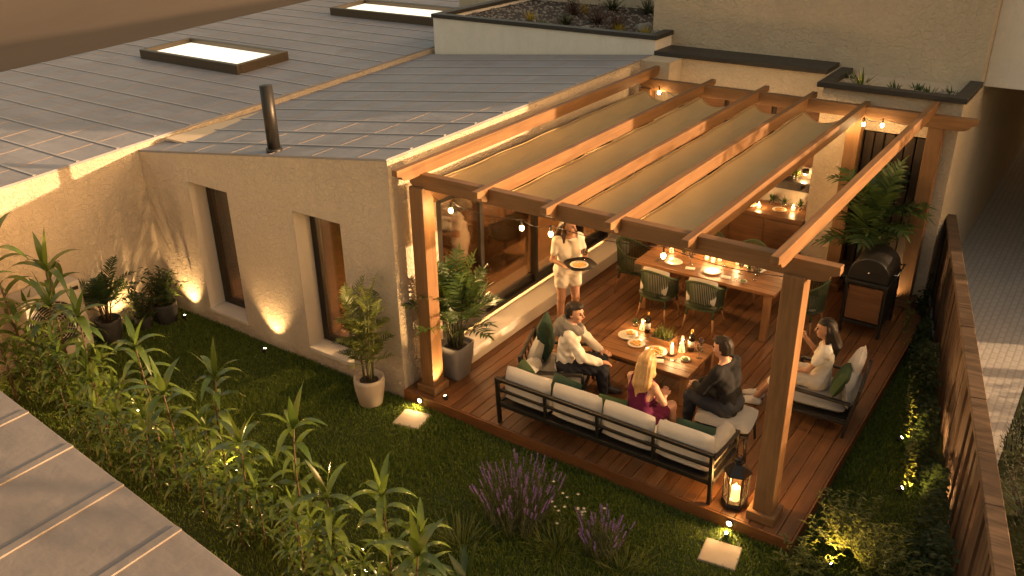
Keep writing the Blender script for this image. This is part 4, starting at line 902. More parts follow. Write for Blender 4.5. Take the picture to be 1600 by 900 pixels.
def person(name, label, loc, rz, J, female, skin, top, bottom, shoe, hair, long_hair, extra=None):
    """J: joints in a local frame, +X forward, +Y to the person's left, Z up. top/bottom: dicts for the clothing"""
    t = thing(name, label, 'person', loc, rz); V = Vector
    P, C, N, H = V(J['pelvis']), V(J['chest']), V(J['neck']), V(J['head']); sL, sR = V(J['sL']), V(J['sR'])
    lat = (sL-sR).normalized(); hf = V(J['look']).normalized(); hu = V(J.get('hup', (0, 0, 1))); hs = hu.cross(hf).normalized(); hu = hf.cross(hs)
    tw = .88 if female else 1.0
    def torso(F, g=0, k=.035, z=True):
        hl = (V(J['hL'])-V(J['hR'])).normalized(); bd = (C-P); wst = P.lerp(C, .45)
        for s in (-1, 1):
            F.cap(P+hl*s*.065, wst+lat*s*.055*tw, .098*(1.03 if female else 1)+g, .083*tw+g, k); F.cap(wst+lat*s*.055*tw, C+lat*s*.075*tw, .083*tw+g, .095*tw+g, k)
        F.cap(C+lat*.09*tw, sL-lat*.015-V((0, 0, .01)), .085*tw+g, .052*tw+g, k); F.cap(C-lat*.09*tw, sR+lat*.015-V((0, 0, .01)), .085*tw+g, .052*tw+g, k)
        F.cap(sL, N, .045*tw+g, .045+g, k); F.cap(sR, N, .045*tw+g, .045+g, k)
        fw = lat.cross(V((0, 0, 1))); 
        if fw.dot(V((1, 0, 0))) < 0: fw = -fw
        if female:
            for s in (-1, 1): F.ell(C+lat*s*.07+fw*.072-V((0, 0, .05)), (.052+g, .055+g, .052+g), .03)
        else: F.ell(C+fw*.035-V((0, 0, .02)), (.09+g, .13+g, .1+g), .04)
    ar = (.040, .033, .024) if female else (.050, .041, .029)
    def arm(F, s, g=0, t1=1.0, t2=1.0, k=.02):
        a, e, w_ = V(J['s'+s]), V(J['e'+s]), V(J['w'+s])
        F.cap(a, a.lerp(e, t1), ar[0]+g, ar[0]+(ar[1]-ar[0])*t1+g, k)
        if t2 > 0 and t1 >= 1: F.cap(e, e.lerp(w_, t2), ar[1]+.002+g, ar[1]+(ar[2]-ar[1])*t2+g, k)
    lg = (.082, .055, .050, .034) if female else (.088, .060, .054, .038)
    def leg(F, s, g=0, t1=1.0, t2=1.0, k=.025):
        a, e, w_ = V(J['h'+s]), V(J['k'+s]), V(J['a'+s]); F.cap(a, a.lerp(e, t1), lg[0]+g, lg[0]+(lg[1]-lg[0])*t1+g, k)
        if t1 >= 1 and t2 > 0:
            F.cap(e, e.lerp(w_, t2), lg[1]-.004+g, lg[1]-.004+(lg[3]-lg[1]+.004)*t2+g, k)
            if t2 > .5 and g < .02: bk = (w_-e).normalized().cross(lat).normalized(); F.ell(e.lerp(w_, .3)+bk*(.016 if bk.x < 0 else -.016), (.045+g, .045+g, .09+g), .03)
    def foot(F, s, g=0, k=.015):
        a = V(J['a'+s]); d = V(J.get('toe'+s, (1, 0, 0))).normalized(); zt = V((0, 0, J['sole'+s] if 'sole'+s in J else J['sole']))
        heel = V((a.x, a.y, 0))-d*.03; heel.z = zt.z+.035; mid = heel+d*.13; mid.z = zt.z+.032; toe = heel+d*.19; toe.z = zt.z+.025
        F.cap(a, heel+V((0, 0, .01)), .033+g, .034+g, k); F.cap(a, mid, .028+g, .030+g, k); F.cap(heel, mid, .033+g, .036+g, k); F.cap(mid, toe, .036+g, .025+g, k)
    # body
    B = Field(.0085 if not J.get('fine') else .0075); torso(B)
    B.cap(N-V((0, 0, .02)), H-hu*.06-hf*.012, .052 if not female else .043, .05 if not female else .043, .025)
    for s in 'LR': arm(B, s); leg(B, s); foot(B, s)
    R = [tuple(hf), tuple(hs), tuple(hu)]; R = [[R[j][i] for i in range(3)] for j in range(3)]; RT = [[R[i][j] for i in range(3)] for j in range(3)]
    # ellipsoid rotation: local axes (hf, hs, hu) -> rows give coordinates along each axis
    RR = [[hf[0], hs[0], hu[0]], [hf[1], hs[1], hu[1]], [hf[2], hs[2], hu[2]]]
    B.ell(H+hu*.03-hf*.008, (.098, .078, .098), .02, RR); B.ell(H+hf*.026-hu*.035, (.066, .058, .082), .02, RR); B.ell(H+hf*.052-hu*.082, (.030, .028, .024), .02, RR)
    B.cap(H+hf*.094+hu*.015, H+hf*.112-hu*.026, .008, .013, .008); B.ell(H+hf*.085-hu*.056, (.014, .024, .009), .008, RR); B.ell(H+hf*.086+hu*.035, (.012, .05, .010), .012, RR)
    for s in (-1, 1): B.ell(H+hs*s*.078-hf*.012-hu*.012, (.017, .008, .028), .006, RR); B.ell(H+hf*.066+hs*s*.042-hu*.022, (.022, .022, .02), .02, RR)
    for s in 'LR':                                    # hands: palm, four unequal bent fingers, a thumb off the side
        w_ = V(J['w'+s]); d = V(J['hand'+s][0]).normalized(); pn = V(J['hand'+s][1]).normalized(); sd_ = d.cross(pn).normalized(); pn = sd_.cross(d).normalized(); curl = J['hand'+s][2]
        th = 1 if J['hand'+s][3] else -1; q = .92 if female else 1.05
        for o in (-.024, 0, .024): B.cap(w_+d*.012+sd_*o*.55, w_+d*.082*q+sd_*o, .017, .015, .012)
        for i, (o, L_) in enumerate(((-.030, .056), (-.010, .070), (.010, .076), (.030, .068))):
            o *= q*-th; b0 = w_+d*.085*q+sd_*o; c1 = (d*cos(curl*.6)+pn*sin(curl*.6)); c2 = (d*cos(curl*1.5)+pn*sin(curl*1.5)); m_ = b0+c1*L_*.5*q; B.cap(b0-d*.01, m_, .0098, .009, .005); B.cap(m_, m_+c2*L_*.5*q, .009, .0075, .004)
        tb_ = w_+d*.03+sd_*.022*th; td = (d*.7+sd_*th*.75+pn*.35).normalized(); B.cap(tb_, tb_+td*.04, .013, .011, .008); B.cap(tb_+td*.04, tb_+td*.04+(td*.6+d*.5+pn*.4).normalized()*.03, .0105, .0085, .004)
    body = field_obj('body', B, skin, t)
    for s in (-1, 1):
        MB().sphere(tuple(H+hf*.0885+hs*s*.034+hu*.012), .0105, 10, 6).build('eye', 'eye_dark', body, local=True)
        MB().tube([tuple(H+hf*.091+hs*s*.018+hu*.034), tuple(H+hf*.09+hs*s*.036+hu*.039), tuple(H+hf*.079+hs*s*.054+hu*.033)], [.003, .0045, .002], 5).build('eyebrow', hair, body, local=True)
    MB().tube([tuple(H+hf*.092+hs*.021-hu*.056), tuple(H+hf*.100-hu*.055), tuple(H+hf*.092-hs*.021-hu*.056)], [.003, .0055, .003], 6).build('lips', 'lip_tone', body, local=True)
    # clothes
    Tp = Field(.010); g_ = top.get('g', .014); torso(Tp, g_)
    for s in 'LR': arm(Tp, s, g_, min(1, top['sleeve']*2), max(0, top['sleeve']*2-1)) if top['sleeve'] > 0 else None
    if top.get('skirt'):
        for s in 'LR': leg(Tp, s, g_+.014, top['skirt'], 0)
        Tp.cap(V(J['hL']), V(J['hR']), .10+g_, .10+g_, .04)
    nz = (N+V((0, 0, top.get('neck', .0)))); nd = V(top.get('ndir', (.35, 0, 1))).normalized()
    hem = P+V((0, 0, top.get('hem', -.06)))
    def cut(X, Y, Z):
        r = (X-nz.x)*nd.x+(Y-nz.y)*nd.y+(Z-nz.z)*nd.z
        # the neckline only bites near the neck
        r = np.minimum(r, .12-np.sqrt((X-nz.x)**2+(Y-nz.y)**2))if not top.get('straps') else np.minimum(r, top['straps']-np.abs((X-N.x)*lat.x+(Y-N.y)*lat.y))
        if top.get('hem') is not None and not top.get('skirt'):
            up = (C-P).normalized(); r = np.maximum(r, np.where((np.sqrt((X-P.x)**2+(Y-P.y)**2) < .24), -((X-hem.x)*up.x+(Y-hem.y)*up.y+(Z-hem.z)*up.z), -1))
        return r
    if top['sleeve'] == 0:                            # sleeveless: cut round the shoulders
        c0 = cut
        def cut(X, Y, Z):
            d_ = np.abs((X-N.x)*lat.x+(Y-N.y)*lat.y+(Z-N.z)*lat.z); return np.maximum(c0(X, Y, Z), np.where(Z > C.z-.06, d_-.128, -1))
    field_obj(top['name'], Tp, top['mat'], t, cut, wrinkle(top.get('wr', .0055)))
    if bottom:
        Bt = Field(.010); g2 = bottom.get('g', .014); hl = V(J['hL'])-V(J['hR'])
        Bt.cap(V(J['hL'])+V((0, 0, .03)), V(J['hR'])+V((0, 0, .03)), .095+g2, .095+g2, .03); Bt.cap(P+hl*.3+V((0, 0, .03)), P+hl*.3+(C-P)*.36, .098+g2, .084+g2, .03); Bt.cap(P-hl*.3+V((0, 0, .03)), P-hl*.3+(C-P)*.36, .098+g2, .084+g2, .03)
        for s in 'LR': leg(Bt, s, g2, bottom['t1'], bottom['t2'], bottom.get('k', .02))
        cf = None
        if bottom['t1'] < 1:                          # flat hems on shorts
            pts_ = [(V(J['h'+s]).lerp(V(J['k'+s]), bottom['t1']), (V(J['k'+s])-V(J['h'+s])).normalized()) for s in 'LR']
            cf = lambda X, Y, Z: np.maximum.reduce([np.where((X-p.x)**2+(Y-p.y)**2+(Z-p.z)**2 < .03, (X-p.x)*d.x+(Y-p.y)*d.y+(Z-p.z)*d.z, -1) for p, d in pts_])
        field_obj(bottom['name'], Bt, bottom['mat'], t, cf, wrinkle(bottom.get('wr', .006), 30))
    if shoe:
        for s in 'LR':
            Sh = Field(.0075); foot(Sh, s, .009, .02); z0 = (J['sole'+s] if 'sole'+s in J else J['sole']); a = V(J['a'+s])
            field_obj('shoe', Sh, shoe, t, lambda X, Y, Z, z0=z0, a=a: np.maximum(z0+.0015-Z, Z-(z0+.105)))
    # hair
    Hr = Field(.0075); Hr.ell(H+hu*.036-hf*.014, (.108, .090, .104), .02, RR); Hr.ell(H-hf*.05-hu*.03, (.068, .072, .075), .02, RR)
    if not long_hair: Hr.ell(H+hu*.10+hf*.035, (.06, .062, .036), .02, RR); Hr.ell(H+hu*.10-hf*.03, (.06, .065, .034), .02, RR)
    if long_hair:
        Lh = long_hair; dn = V((0, 0, -1))
        b0 = H-hf*.075-hu*.02
        for o in (-.045, 0, .045):
            m_ = b0+dn*Lh*.45+hs*o*1.1-hf*.058; e_ = b0+dn*Lh+hs*o*.9-hf*J.get('hback', .05); Hr.cap(b0+hs*o, m_, .052, .052, .03); Hr.cap(m_, e_, .052, .02+.012*(o == 0), .03)
        for s in (-1, 1): q_ = H+hs*s*.078-hf*.01; Hr.cap(q_+hu*.04, q_-hu*.10-hf*.01, .024, .03, .03); Hr.cap(q_-hu*.10-hf*.01, q_-hu*.10+dn*J.get('hside', .12)+hf*.02+hs*s*.01, .03, .016, .03)
    fr_ = H+hf*.036
    def hcut(X, Y, Z):
        x, y, z = X-H.x, Y-H.y, Z-H.z; a = x*hf.x+y*hf.y+z*hf.z; u = x*hu.x+y*hu.y+z*hu.z; l = np.abs(x*hs.x+y*hs.y+z*hs.z)
        face = np.minimum(np.minimum(a-(.012-.25*l if long_hair else .002), .072-u+.0*a), .068 - l*(.55 if long_hair else 0) )     # >0 inside the face window
        face = np.minimum(face, .09-u)
        if not long_hair: face = np.maximum(face, np.minimum(-.055-u, .3))
        return face
    hw = lambda X, Y, Z: .0022*np.sin(((X-H.x)*hs.x+(Y-H.y)*hs.y)*170+np.sin(Z*9)*.8)
    field_obj('hair', Hr, hair, t, hcut, hw)
    if extra: extra(t, J, H, hf, hs, hu, N, C, lat)
    return t
def seated(hz, lean=0.0, tor=.47, spread=.10, kn=.43, kz=.0, ax=.04, foot=0.0, sh=.185, look=(1, 0, 0), hx=.02, tw=0):
    """hip height hz above the feet plane (z=0 of the person)"""
    J = dict(pelvis=(0, 0, hz), chest=(lean*.72, 0, hz+tor*.70), neck=(lean+.01, 0, hz+tor+.03), head=(lean+.035+hx, 0, hz+tor+.175), look=look, sole=foot)
    ct, st = cos(tw), sin(tw)
    for s, k in (('L', 1), ('R', -1)):
        J['s'+s] = (lean-k*sh*st, k*sh*ct, hz+tor-.035); J['h'+s] = (.0, k*.09, hz); J['k'+s] = (kn, k*spread, hz+kz); J['a'+s] = (kn+ax, k*spread, foot+.085)
    return J
# 1 woman standing with the tray
J = dict(pelvis=(0, 0, .90), chest=(.01, 0, 1.20), neck=(.0, 0, 1.385), head=(.03, -.01, 1.525), look=(.82, .57, -.05), sL=(.0, .165, 1.335), sR=(.0, -.165, 1.335),
         eL=(.03, .235, 1.09), wL=(.25, .15, 1.075), eR=(.02, -.235, 1.08), wR=(.22, -.15, 1.055), hL=(0, .085, .88), hR=(0, -.085, .88), kL=(.03, .11, .48), kR=(.02, -.10, .48), aL=(.0, .12, .085), aR=(-.02, -.10, .085), sole=0.0,
         toeL=(.9, .35, 0), toeR=(1, -.1, 0), handL=((.85, -.3, .02), (0, 0, 1), .35, 1), handR=((.95, .25, .02), (0, 0, 1), .35, 0), hback=.03, hside=.26)
wom = person('person', 'woman standing by the glass doors in a white top and cream shorts, carrying a tray', (.84, 2.44, zd), radians(-33), J, True, 'skin_tan',
       dict(name='shirt', mat='shirt_white', sleeve=.30, neck=-.005, ndir=(.75, 0, 1), hem=.02, g=.017), dict(name='shorts', mat='shorts_cream', t1=.55, t2=0, g=.026), 'shoe_white', 'hair_brown', .30)
# 2 man in the hooded top
def hood(t, J, H, hf, hs, hu, N, C, lat):
    F = Field(.009); n = 18; back = Vector((-1, 0, 0)); ring = []
    for k in range(n): a = 2*pi*k/n; ring.append(N+Vector((cos(a)*.105+.01, sin(a)*.125, -.012+.035*(-cos(a)*.5+.3)-(.05 if cos(a) > .6 else 0))))
    for k in range(n): r_ = .036+.026*(1-cos(2*pi*k/n))/2; F.cap(ring[k], ring[(k+1) % n], r_, r_, .03)
    F.ell(N+Vector((-.13, 0, -.06)), (.07, .12, .10), .04); F.cap(N+Vector((-.06, .12, -.07)), N+Vector((-.06, -.12, -.07)), .05, .05, .04)
    for s in (-1, 1): F.cap(N+Vector((.02, s*.10, -.05)), N+Vector((.0, s*.17, -.085)), .05, .03, .04)
    field_obj('hood', F, 'hood_grey', t, None, wrinkle(.005, 34))
J = seated(.47, .05, .50, .13, .44, .01, .06, look=(.92, -.38, -.06)); J.update(aL=(.50, .13, .085), aR=(.46, -.15, .085), eL=(.24, .25, .70), wL=(.40, .17, .575), eR=(.20, -.26, .70), wR=(.40, -.13, .575),
         handL=((.9, -.35, -.18), (0, 0, -1), .45, 0), handR=((.92, .25, -.18), (0, 0, -1), .45, 1))
person('person', 'dark haired man in a white top with grey hood, seated at the left', (1.74, .93, zd), radians(30), J, False, 'skin_light', dict(name='sweater', mat='shirt_white', sleeve=.99, neck=.0, ndir=(.3, 0, 1), hem=-.05, g=.02, wr=.009), dict(name='trousers', mat='trousers_black', t1=1, t2=.95, g=.013), 'shoe_dark', 'hair_dark', 0, hood)
# 3 blonde woman on the sofa, back to the camera
J = seated(.47, .05, .46, .085, .42, .01, .03, sh=.165, look=(.93, .36, -.15)); J.update(kL=(.40, .06, .49), kR=(.42, -.10, .49), aL=(.44, .05, .085), aR=(.46, -.11, .085), eL=(.12, .22, .70), wL=(.30, .10, .60), eR=(.13, -.23, .71), wR=(.31, -.08, .63),
         handL=((.8, -.5, .0), (0, 0, 1), .6, 0), handR=((.75, .4, .25), (0, .2, 1), .8, 1), hback=.045, hside=.06)
person('person', 'long haired blonde woman in a purple sleeveless top, seated on the long sofa', (2.98, .40, zd), radians(74), J, True, 'skin_light', dict(name='dress', mat='dress_purple', sleeve=0, neck=-.04, ndir=(-.25, 0, 1), skirt=.62, g=.013), None, 'shoe_white', 'hair_blonde', .40)
# 4 man in black on the stool, facing left
J = seated(.48, .10, .49, .14, .43, .03, .0, look=(1, .05, -.12)); J.update(kL=(.42, .13, .50), kR=(.40, -.20, .52), aL=(.44, .12, .085), aR=(.36, -.22, .085), eL=(.22, .24, .71), wL=(.41, .06, .62), eR=(.22, -.26, .70), wR=(.40, -.04, .60),
         handL=((.7, -.65, -.1), (-.2, 0, -1), .7, 0), handR=((.8, .55, -.1), (-.2, 0, -1), .7, 1))
person('person', 'dark haired man in a black long sleeved top, seated on the grey stool', (3.72, 1.12, zd), radians(172), J, False, 'skin_light', dict(name='sweater', mat='shirt_black', sleeve=.98, neck=.0, ndir=(.3, 0, 1), hem=-.07, g=.016, wr=.005), dict(name='jeans', mat='jeans_dark', t1=1, t2=.95, g=.013), 'shoe_dark', 'hair_dark', 0)
# 5 woman in white in the armchair
J = seated(.44, -.04, .47, .09, .42, .03, .14, sh=.165, look=(.98, .12, -.05)); J.update(aL=(.66, .14, .085), aR=(.66, -.02, .085), kL=(.40, .13, .50), kR=(.40, -.05, .50), eL=(.12, .22, .64), wL=(.34, .12, .57), eR=(.10, -.235, .66), wR=(.24, -.15, .86),
         handL=((.9, -.3, -.1), (0, 0, -1), .4, 0), handR=((.35, .15, .9), (.6, .7, -.1), .9, 1), hback=.04, hside=.18)
person('person', 'long dark haired woman in white clothes, seated in the armchair, one hand raised', (4.33, 2.28, zd), radians(188), J, True, 'skin_tan', dict(name='shirt', mat='shirt_white', sleeve=.26, neck=-.005, ndir=(.6, 0, 1), hem=-.05, g=.017), dict(name='trousers', mat='shorts_cream', t1=1, t2=.35, g=.018), 'shoe_white', 'hair_dark', .36)
# tray and its plate, carried by the standing woman
def off(p): q = rotv(p, radians(-33)); return (.84+q[0], 2.44+q[1], zd+q[2])
tx = off((.37, .0, 1.105)); t = thing('serving_tray', 'dark round edged tray held out by the standing woman', 'tray', tx, radians(-33))
MB().lathe([(.17, 0), (.19, .006), (.20, .022), (.195, .023), (.185, .010), (0, .008)], (0, 0, 0), 32, sq=3.2).build('board', 'frame_dark', t, local=True)
p = off((.40, -.03, 1.114)); plate(p, .12, 'white plate of golden food on the tray of the standing woman', 'pasta', .9)
p = off((.31, .10, 1.114)); wineglass(p, 'empty glass standing on the tray of the standing woman')
# ================================================================== PLANTS
RD = random.Random(21)
U = RD.uniform
def frond(lm, sm, base, az, el, L, nl=13, ll=.17, lw=.028, droop=.9, rr=.005, vee=.5, n=7):
    p = Vector(base); d = Vector((cos(az)*cos(el), sin(az)*cos(el), sin(el))); pts = [p.copy()]; dirs = [d.copy()]
    for i in range(n): p = p+d*L/n; d = (d+Vector((0, 0, -droop/n*(.4+1.2*i/n)))).normalized(); pts.append(p.copy()); dirs.append(d.copy())
    sm.tube(pts, [rr*(1-.75*i/n) for i in range(n+1)], 5, False)
    for k in range(nl):
        t = .22+.78*k/(nl-1); f = t*n; i = min(n-1, int(f)); q = pts[i].lerp(pts[i+1], f-i); dd = dirs[i]
        side = dd.cross(Vector((0, 0, 1))); side = side.normalized() if side.length > .01 else Vector((1, 0, 0)); up = side.cross(dd)
        l = ll*(.45+.9*sin(pi*min(1, t*.85+.12)))*U(.85, 1.1)
        for s in (-1, 1): lm.leaf(q, side*s+dd*U(.55, .85)+up*U(.1, vee), up, l, lw*U(.85, 1.15), U(.4, .9), 3, .18)
    lm.leaf(pts[-1], dirs[-1], Vector((0, 0, 1)), ll*.7, lw, .3, 3)
def potted(name, label, cat, loc, pot, potmat, plant, leafmat, stemmat='stem_green', group=None):
    t = thing(name, label, cat, loc, 0, group); x, y, z = loc
    prof, n, sq, rot = pot; h = prof[-1][1]
    r1 = prof[-1][0]; full = prof+[(r1*.9, h), (r1*.86, h-.05)]
    MB().lathe(full, loc, n, sq=sq, rot=rot).build('pot', potmat, t, .006 if sq else 0)
    MB().lathe([(r1*.87, h-.06), (r1*.5, h-.045), (0, h-.04)], loc, n, sq=sq, rot=rot).build('soil', 'soil', t)
    lm, sm = MB(), MB(); plant(lm, sm, x, y, z+h-.05)
    lm.build('foliage', leafmat, t); sm.build('stems', stemmat, t); return t
def palm(n, H, L, ll=.17, lw=.03, spread=.06, el=(.7, 1.45), nl=13, droop=1.0):
    def f(lm, sm, x, y, z):
        for k in range(n):
            az = 2*pi*k*.382*1.0+U(-.3, .3); e = el[0]+(el[1]-el[0])*(1-k/n)
            bx, by = x+U(-spread, spread), y+U(-spread, spread); hh = H*U(.3, 1.0)
            top = (bx+cos(az)*.05, by+sin(az)*.05, z+hh); sm.tube([(bx, by, z-.01), top], [.009, .007], 6)
            frond(lm, sm, top, az, e, L*U(.75, 1.1), nl, ll, lw, droop)
    return f
def areca(n, H):
    def f(lm, sm, x, y, z):
        for k in range(n):
            a = 2*pi*k/n+U(-.3, .3); bx, by = x+.06*cos(a), y+.06*sin(a); hh = H*U(.65, 1.0); lx_, ly_ = .10*cos(a)*hh, .10*sin(a)*hh
            pts = [(bx+lx_*t*t, by+ly_*t*t, z-.01+hh*t) for t in (0, .25, .5, .75, 1)]; sm.tube(pts, [.009, .008, .007, .006, .004], 6)
            for q in range(9):
                t = .25+.75*q/8; p = (bx+lx_*t*t, by+ly_*t*t, z+hh*t); frond(lm, sm, p, a+q*2.2+U(-.4, .4), U(.45, .95) if t < .95 else 1.3, U(.20, .30), 8, .10, .022, .8, .003, n=4)
    return f
def fern(n, H, L): return palm(n, H, L, .12, .022, .05, (.5, 1.4), 14, 1.1)
def bushy(n, H, Rr, ll=.07, lw=.03, nl=12):
    def f(lm, sm, x, y, z):
        for k in range(n):
            a = U(0, 2*pi); e = U(.55, 1.5); L = H*U(.6, 1.05); d = Vector((cos(a)*cos(e)*Rr/H*1.6, sin(a)*cos(e)*Rr/H*1.6, sin(e))).normalized(); p = Vector((x+U(-.04, .04), y+U(-.04, .04), z-.01)); pts = [p.copy()]
            for i in range(5): d = (d+Vector((U(-.15, .15), U(-.15, .15), U(-.05, .08)))).normalized(); p = p+d*L/5; pts.append(p.copy())
            sm.tube(pts, [.006, .005, .004, .0035, .003, .002], 5, False)
            for q in range(nl):
                t = .25+.75*q/(nl-1); fi = t*5; i = min(4, int(fi)); c = pts[i].lerp(pts[i+1], fi-i); a2 = q*2.4+U(-.5, .5); lm.leaf(c, Vector((cos(a2), sin(a2), U(-.1, .8))), Vector((0, 0, 1)), ll*U(.7, 1.25), lw*U(.8, 1.2), U(.3, .9), 3, .2)
    return f
roundpot = lambda r, h: ([(r*.72, .001), (r*.78, .01), (r*.97, h*.55), (r*1.02, h*.85), (r, h)], 28, 0, 0)
squarepot = lambda r, h: ([(r*.70, .001), (r*.72, .01), (r*.92, h*.6), (r, h)], 32, 7, pi/4*0+.0)
potted('potted_palm', 'tall tapered grey planter with a full green palm on the deck by the left post', 'plant', (.33, .62, zd), squarepot(.185, .47), 'concrete_grey', palm(28, .46, .70, .19, .038, .075, (.55, 1.5), 13, .95), 'leaf_palm')
potted('potted_areca', 'rounded beige pot with feathery light green palm on the lawn by the house corner', 'plant', (-.30, -.30, .0), roundpot(.185, .38), 'clay_beige', areca(8, 1.10), 'leaf_bright')
potted('potted_palm', 'dark round pot with an arching palm nearest the air conditioner', 'plant', (-4.46, -1.14, 0), roundpot(.17, .34), 'concrete_dark', palm(20, .40, .52, .13, .022, .05, (.45, 1.45), 16, 1.0), 'leaf_fern', 'stem_brown', 'dark pots in the left corner')
potted('potted_shrub', 'small dark pot with a low bushy plant between the two taller corner pots', 'plant', (-4.40, -.66, 0), roundpot(.12, .20), 'concrete_dark', bushy(26, .50, .3, .075, .034), 'leaf_fern', 'stem_brown', 'dark pots in the left corner')
potted('potted_shrub', 'dark round pot with a lit yellowish green bush in the corner by the slit window', 'plant', (-4.28, -.36, 0), roundpot(.17, .32), 'concrete_dark', bushy(36, .58, .40, .10, .036, 13), 'leaf_palm', 'stem_brown', 'dark pots in the left corner')
potted('potted_palm', 'big leafy palm standing behind the barbecue in front of the slatted door', 'plant', (3.98, 5.44, zd), roundpot(.2, .45), 'concrete_dark', palm(26, 1.10, .66, .27, .048, .08, (.25, 1.5), 11, 1.15), 'leaf_palm')
# ---- hedge of tall leafy stems along the near roof
def stem_mesh(seed, H, nl):
    global U
    r = random.Random(seed); keep = U; U = r.uniform; lm, sm = MB(), MB(); p = Vector((0, 0, -.02)); d = Vector((U(-.05, .05), U(-.05, .05), 1)).normalized(); pts = [p.copy()]; n = 9
    for i in range(n): d = (d+Vector((U(-.05, .05), U(-.05, .05), .05))).normalized(); p = p+d*(H-.14)/n; pts.append(p.copy())
    sm.tube(pts, [.014-.0009*i for i in range(n+1)], 7)
    for k in range(nl):
        t = .10+.86*k/nl; f = t*n; i = min(n-1, int(f)); q = pts[i].lerp(pts[i+1], f-i); a = k*2.39996+U(-.35, .35); L = (.40-.18*abs(t-.75))*U(.75, 1.12); e = U(.35, 1.0)
        lm.leaf(q, Vector((cos(a)*cos(e), sin(a)*cos(e), sin(e))), Vector((0, 0, 1)), L*1.06, .064*U(.8, 1.2), U(1.6, 2.8), 7, .12, 1.25)
    a0 = U(0, 6)
    for k in range(7):                                # the tuft at the tip
        a = a0+k*2.39996; e = 1.42-.17*k; lm.leaf(pts[-1], Vector((cos(a)*cos(e), sin(a)*cos(e), sin(e))), Vector((0, 0, 1)), U(.36, .46), .070*U(.9, 1.15), .55+.36*k, 7, .14, 1.2)
    U = keep; return lm, sm
ORD = ['leftmost', 'second from the left', 'third from the left', 'fourth from the left', 'fifth from the left', 'sixth from the left', 'seventh from the left', 'eighth from the left', 'ninth from the left', 'tenth from the left', 'eleventh from the left', 'twelfth from the left', 'thirteenth from the left', 'rightmost']
HG = 'tall leafy stems of the hedge'
protos = []
tall = [(-4.3, -2.4, 2.0), (-3.85, -2.1, 1.7), (-4.0, -2.75, 1.75), (-3.3, -2.5, 1.55), (-2.85, -2.3, 1.5), (-1.75, -2.3, 1.4), (-.75, -2.65, 1.35), (-.62, -2.22, 1.36), (.38, -2.75, 1.25), (.75, -2.38, 1.28), (1.69, -2.84, 1.22), (2.08, -2.58, 1.25), (2.75, -2.98, 1.25), (2.45, -2.5, 1.0)]
tall.sort()
for i in range(6):
    lm, sm = stem_mesh(100+i, 1.3, 19+2*(i % 3)); t = thing('leafy_stem_plant', '', 'plant', (0, 0, 0), 0, HG); lm.build('foliage', 'leaf_hedge', t); sm.build('stem', 'stem_brown', t); protos.append(t); KIDS[t.name] = kids(t)
used = [False]*6
def place_stem(x, y, rz, s, label, k):
    if not used[k]: o = protos[k]; used[k] = True; o.location = (x, y, 0); o.rotation_euler = (0, 0, rz); o.scale = (s, s, s); o['label'] = label
    else: dup(protos[k], (x, y, 0), rz, label, HG, s)
for i, (x, y, h) in enumerate(tall): place_stem(x, y, U(0, 6.28), h/1.25, 'tall green hedge stem with open leafy tip, %s of the fourteen highest' % ORD[i], i % 6)
nfill = 50
for i in range(nfill):
    f = (i+U(0, 1))/nfill; x = -4.5+7.9*f; y = -2.45-.075*(x+4)+U(-.34, .30); place_stem(x, y, U(0, 6.28), U(.44, .64)*(1.30-.045*(x+4)), 'shorter leafy hedge stem among many alike below the tallest tips', i % 6)
# ---- ivy along the fence
lm = MB(); sm = MB()
for i in range(5200):
    y = U(-3.0, 6.2); top = .42+.14*sin(y*2.1)+.10*sin(y*5.3+1); u = RD.random(); h = top*u**.8; dpt = (.34-.20*u)*(.4+.6*RD.random())*(1+.2*sin(y*3.3)); x = FX(y)-dpt+.015
    a = U(pi*.55, pi*1.45); lm.leaf((x, y, h), Vector((cos(a), sin(a)*1.0, U(-.2, .8))), Vector((0, 0, 1)), U(.04, .075), U(.03, .05), U(.2, .9), 2, .15)
o = lm.build('ivy', 'leaf_ivy', None, loc=(FX(2), 2, 0)); o['kind'] = 'stuff'; tag(o, 'dark green ivy creeping along the foot of the timber fence', 'ivy')
lm = MB()
for i in range(420):
    y = U(-1.0, 5.9); c = min((5.55, 4.53, 2.41, 1.49), key=lambda q: abs(q-y)); y = c+.15+RD.gauss(.25, .32); x = FX(y)-.36+RD.gauss(0, .025); a = U(0, 6.28); lm.leaf((x, y, U(.02, .45)), Vector((cos(a), sin(a), U(.1, 1))), Vector((0, 0, 1)), U(.035, .06), U(.022, .034), .5, 2, .15)
o = lm.build('trailing_leaves', 'leaf_bright', None, loc=(FX(2)-.36, 2, 0)); o['kind'] = 'stuff'; tag(o, 'bright small leaves along the front of the ivy catching the spotlights', 'ivy')
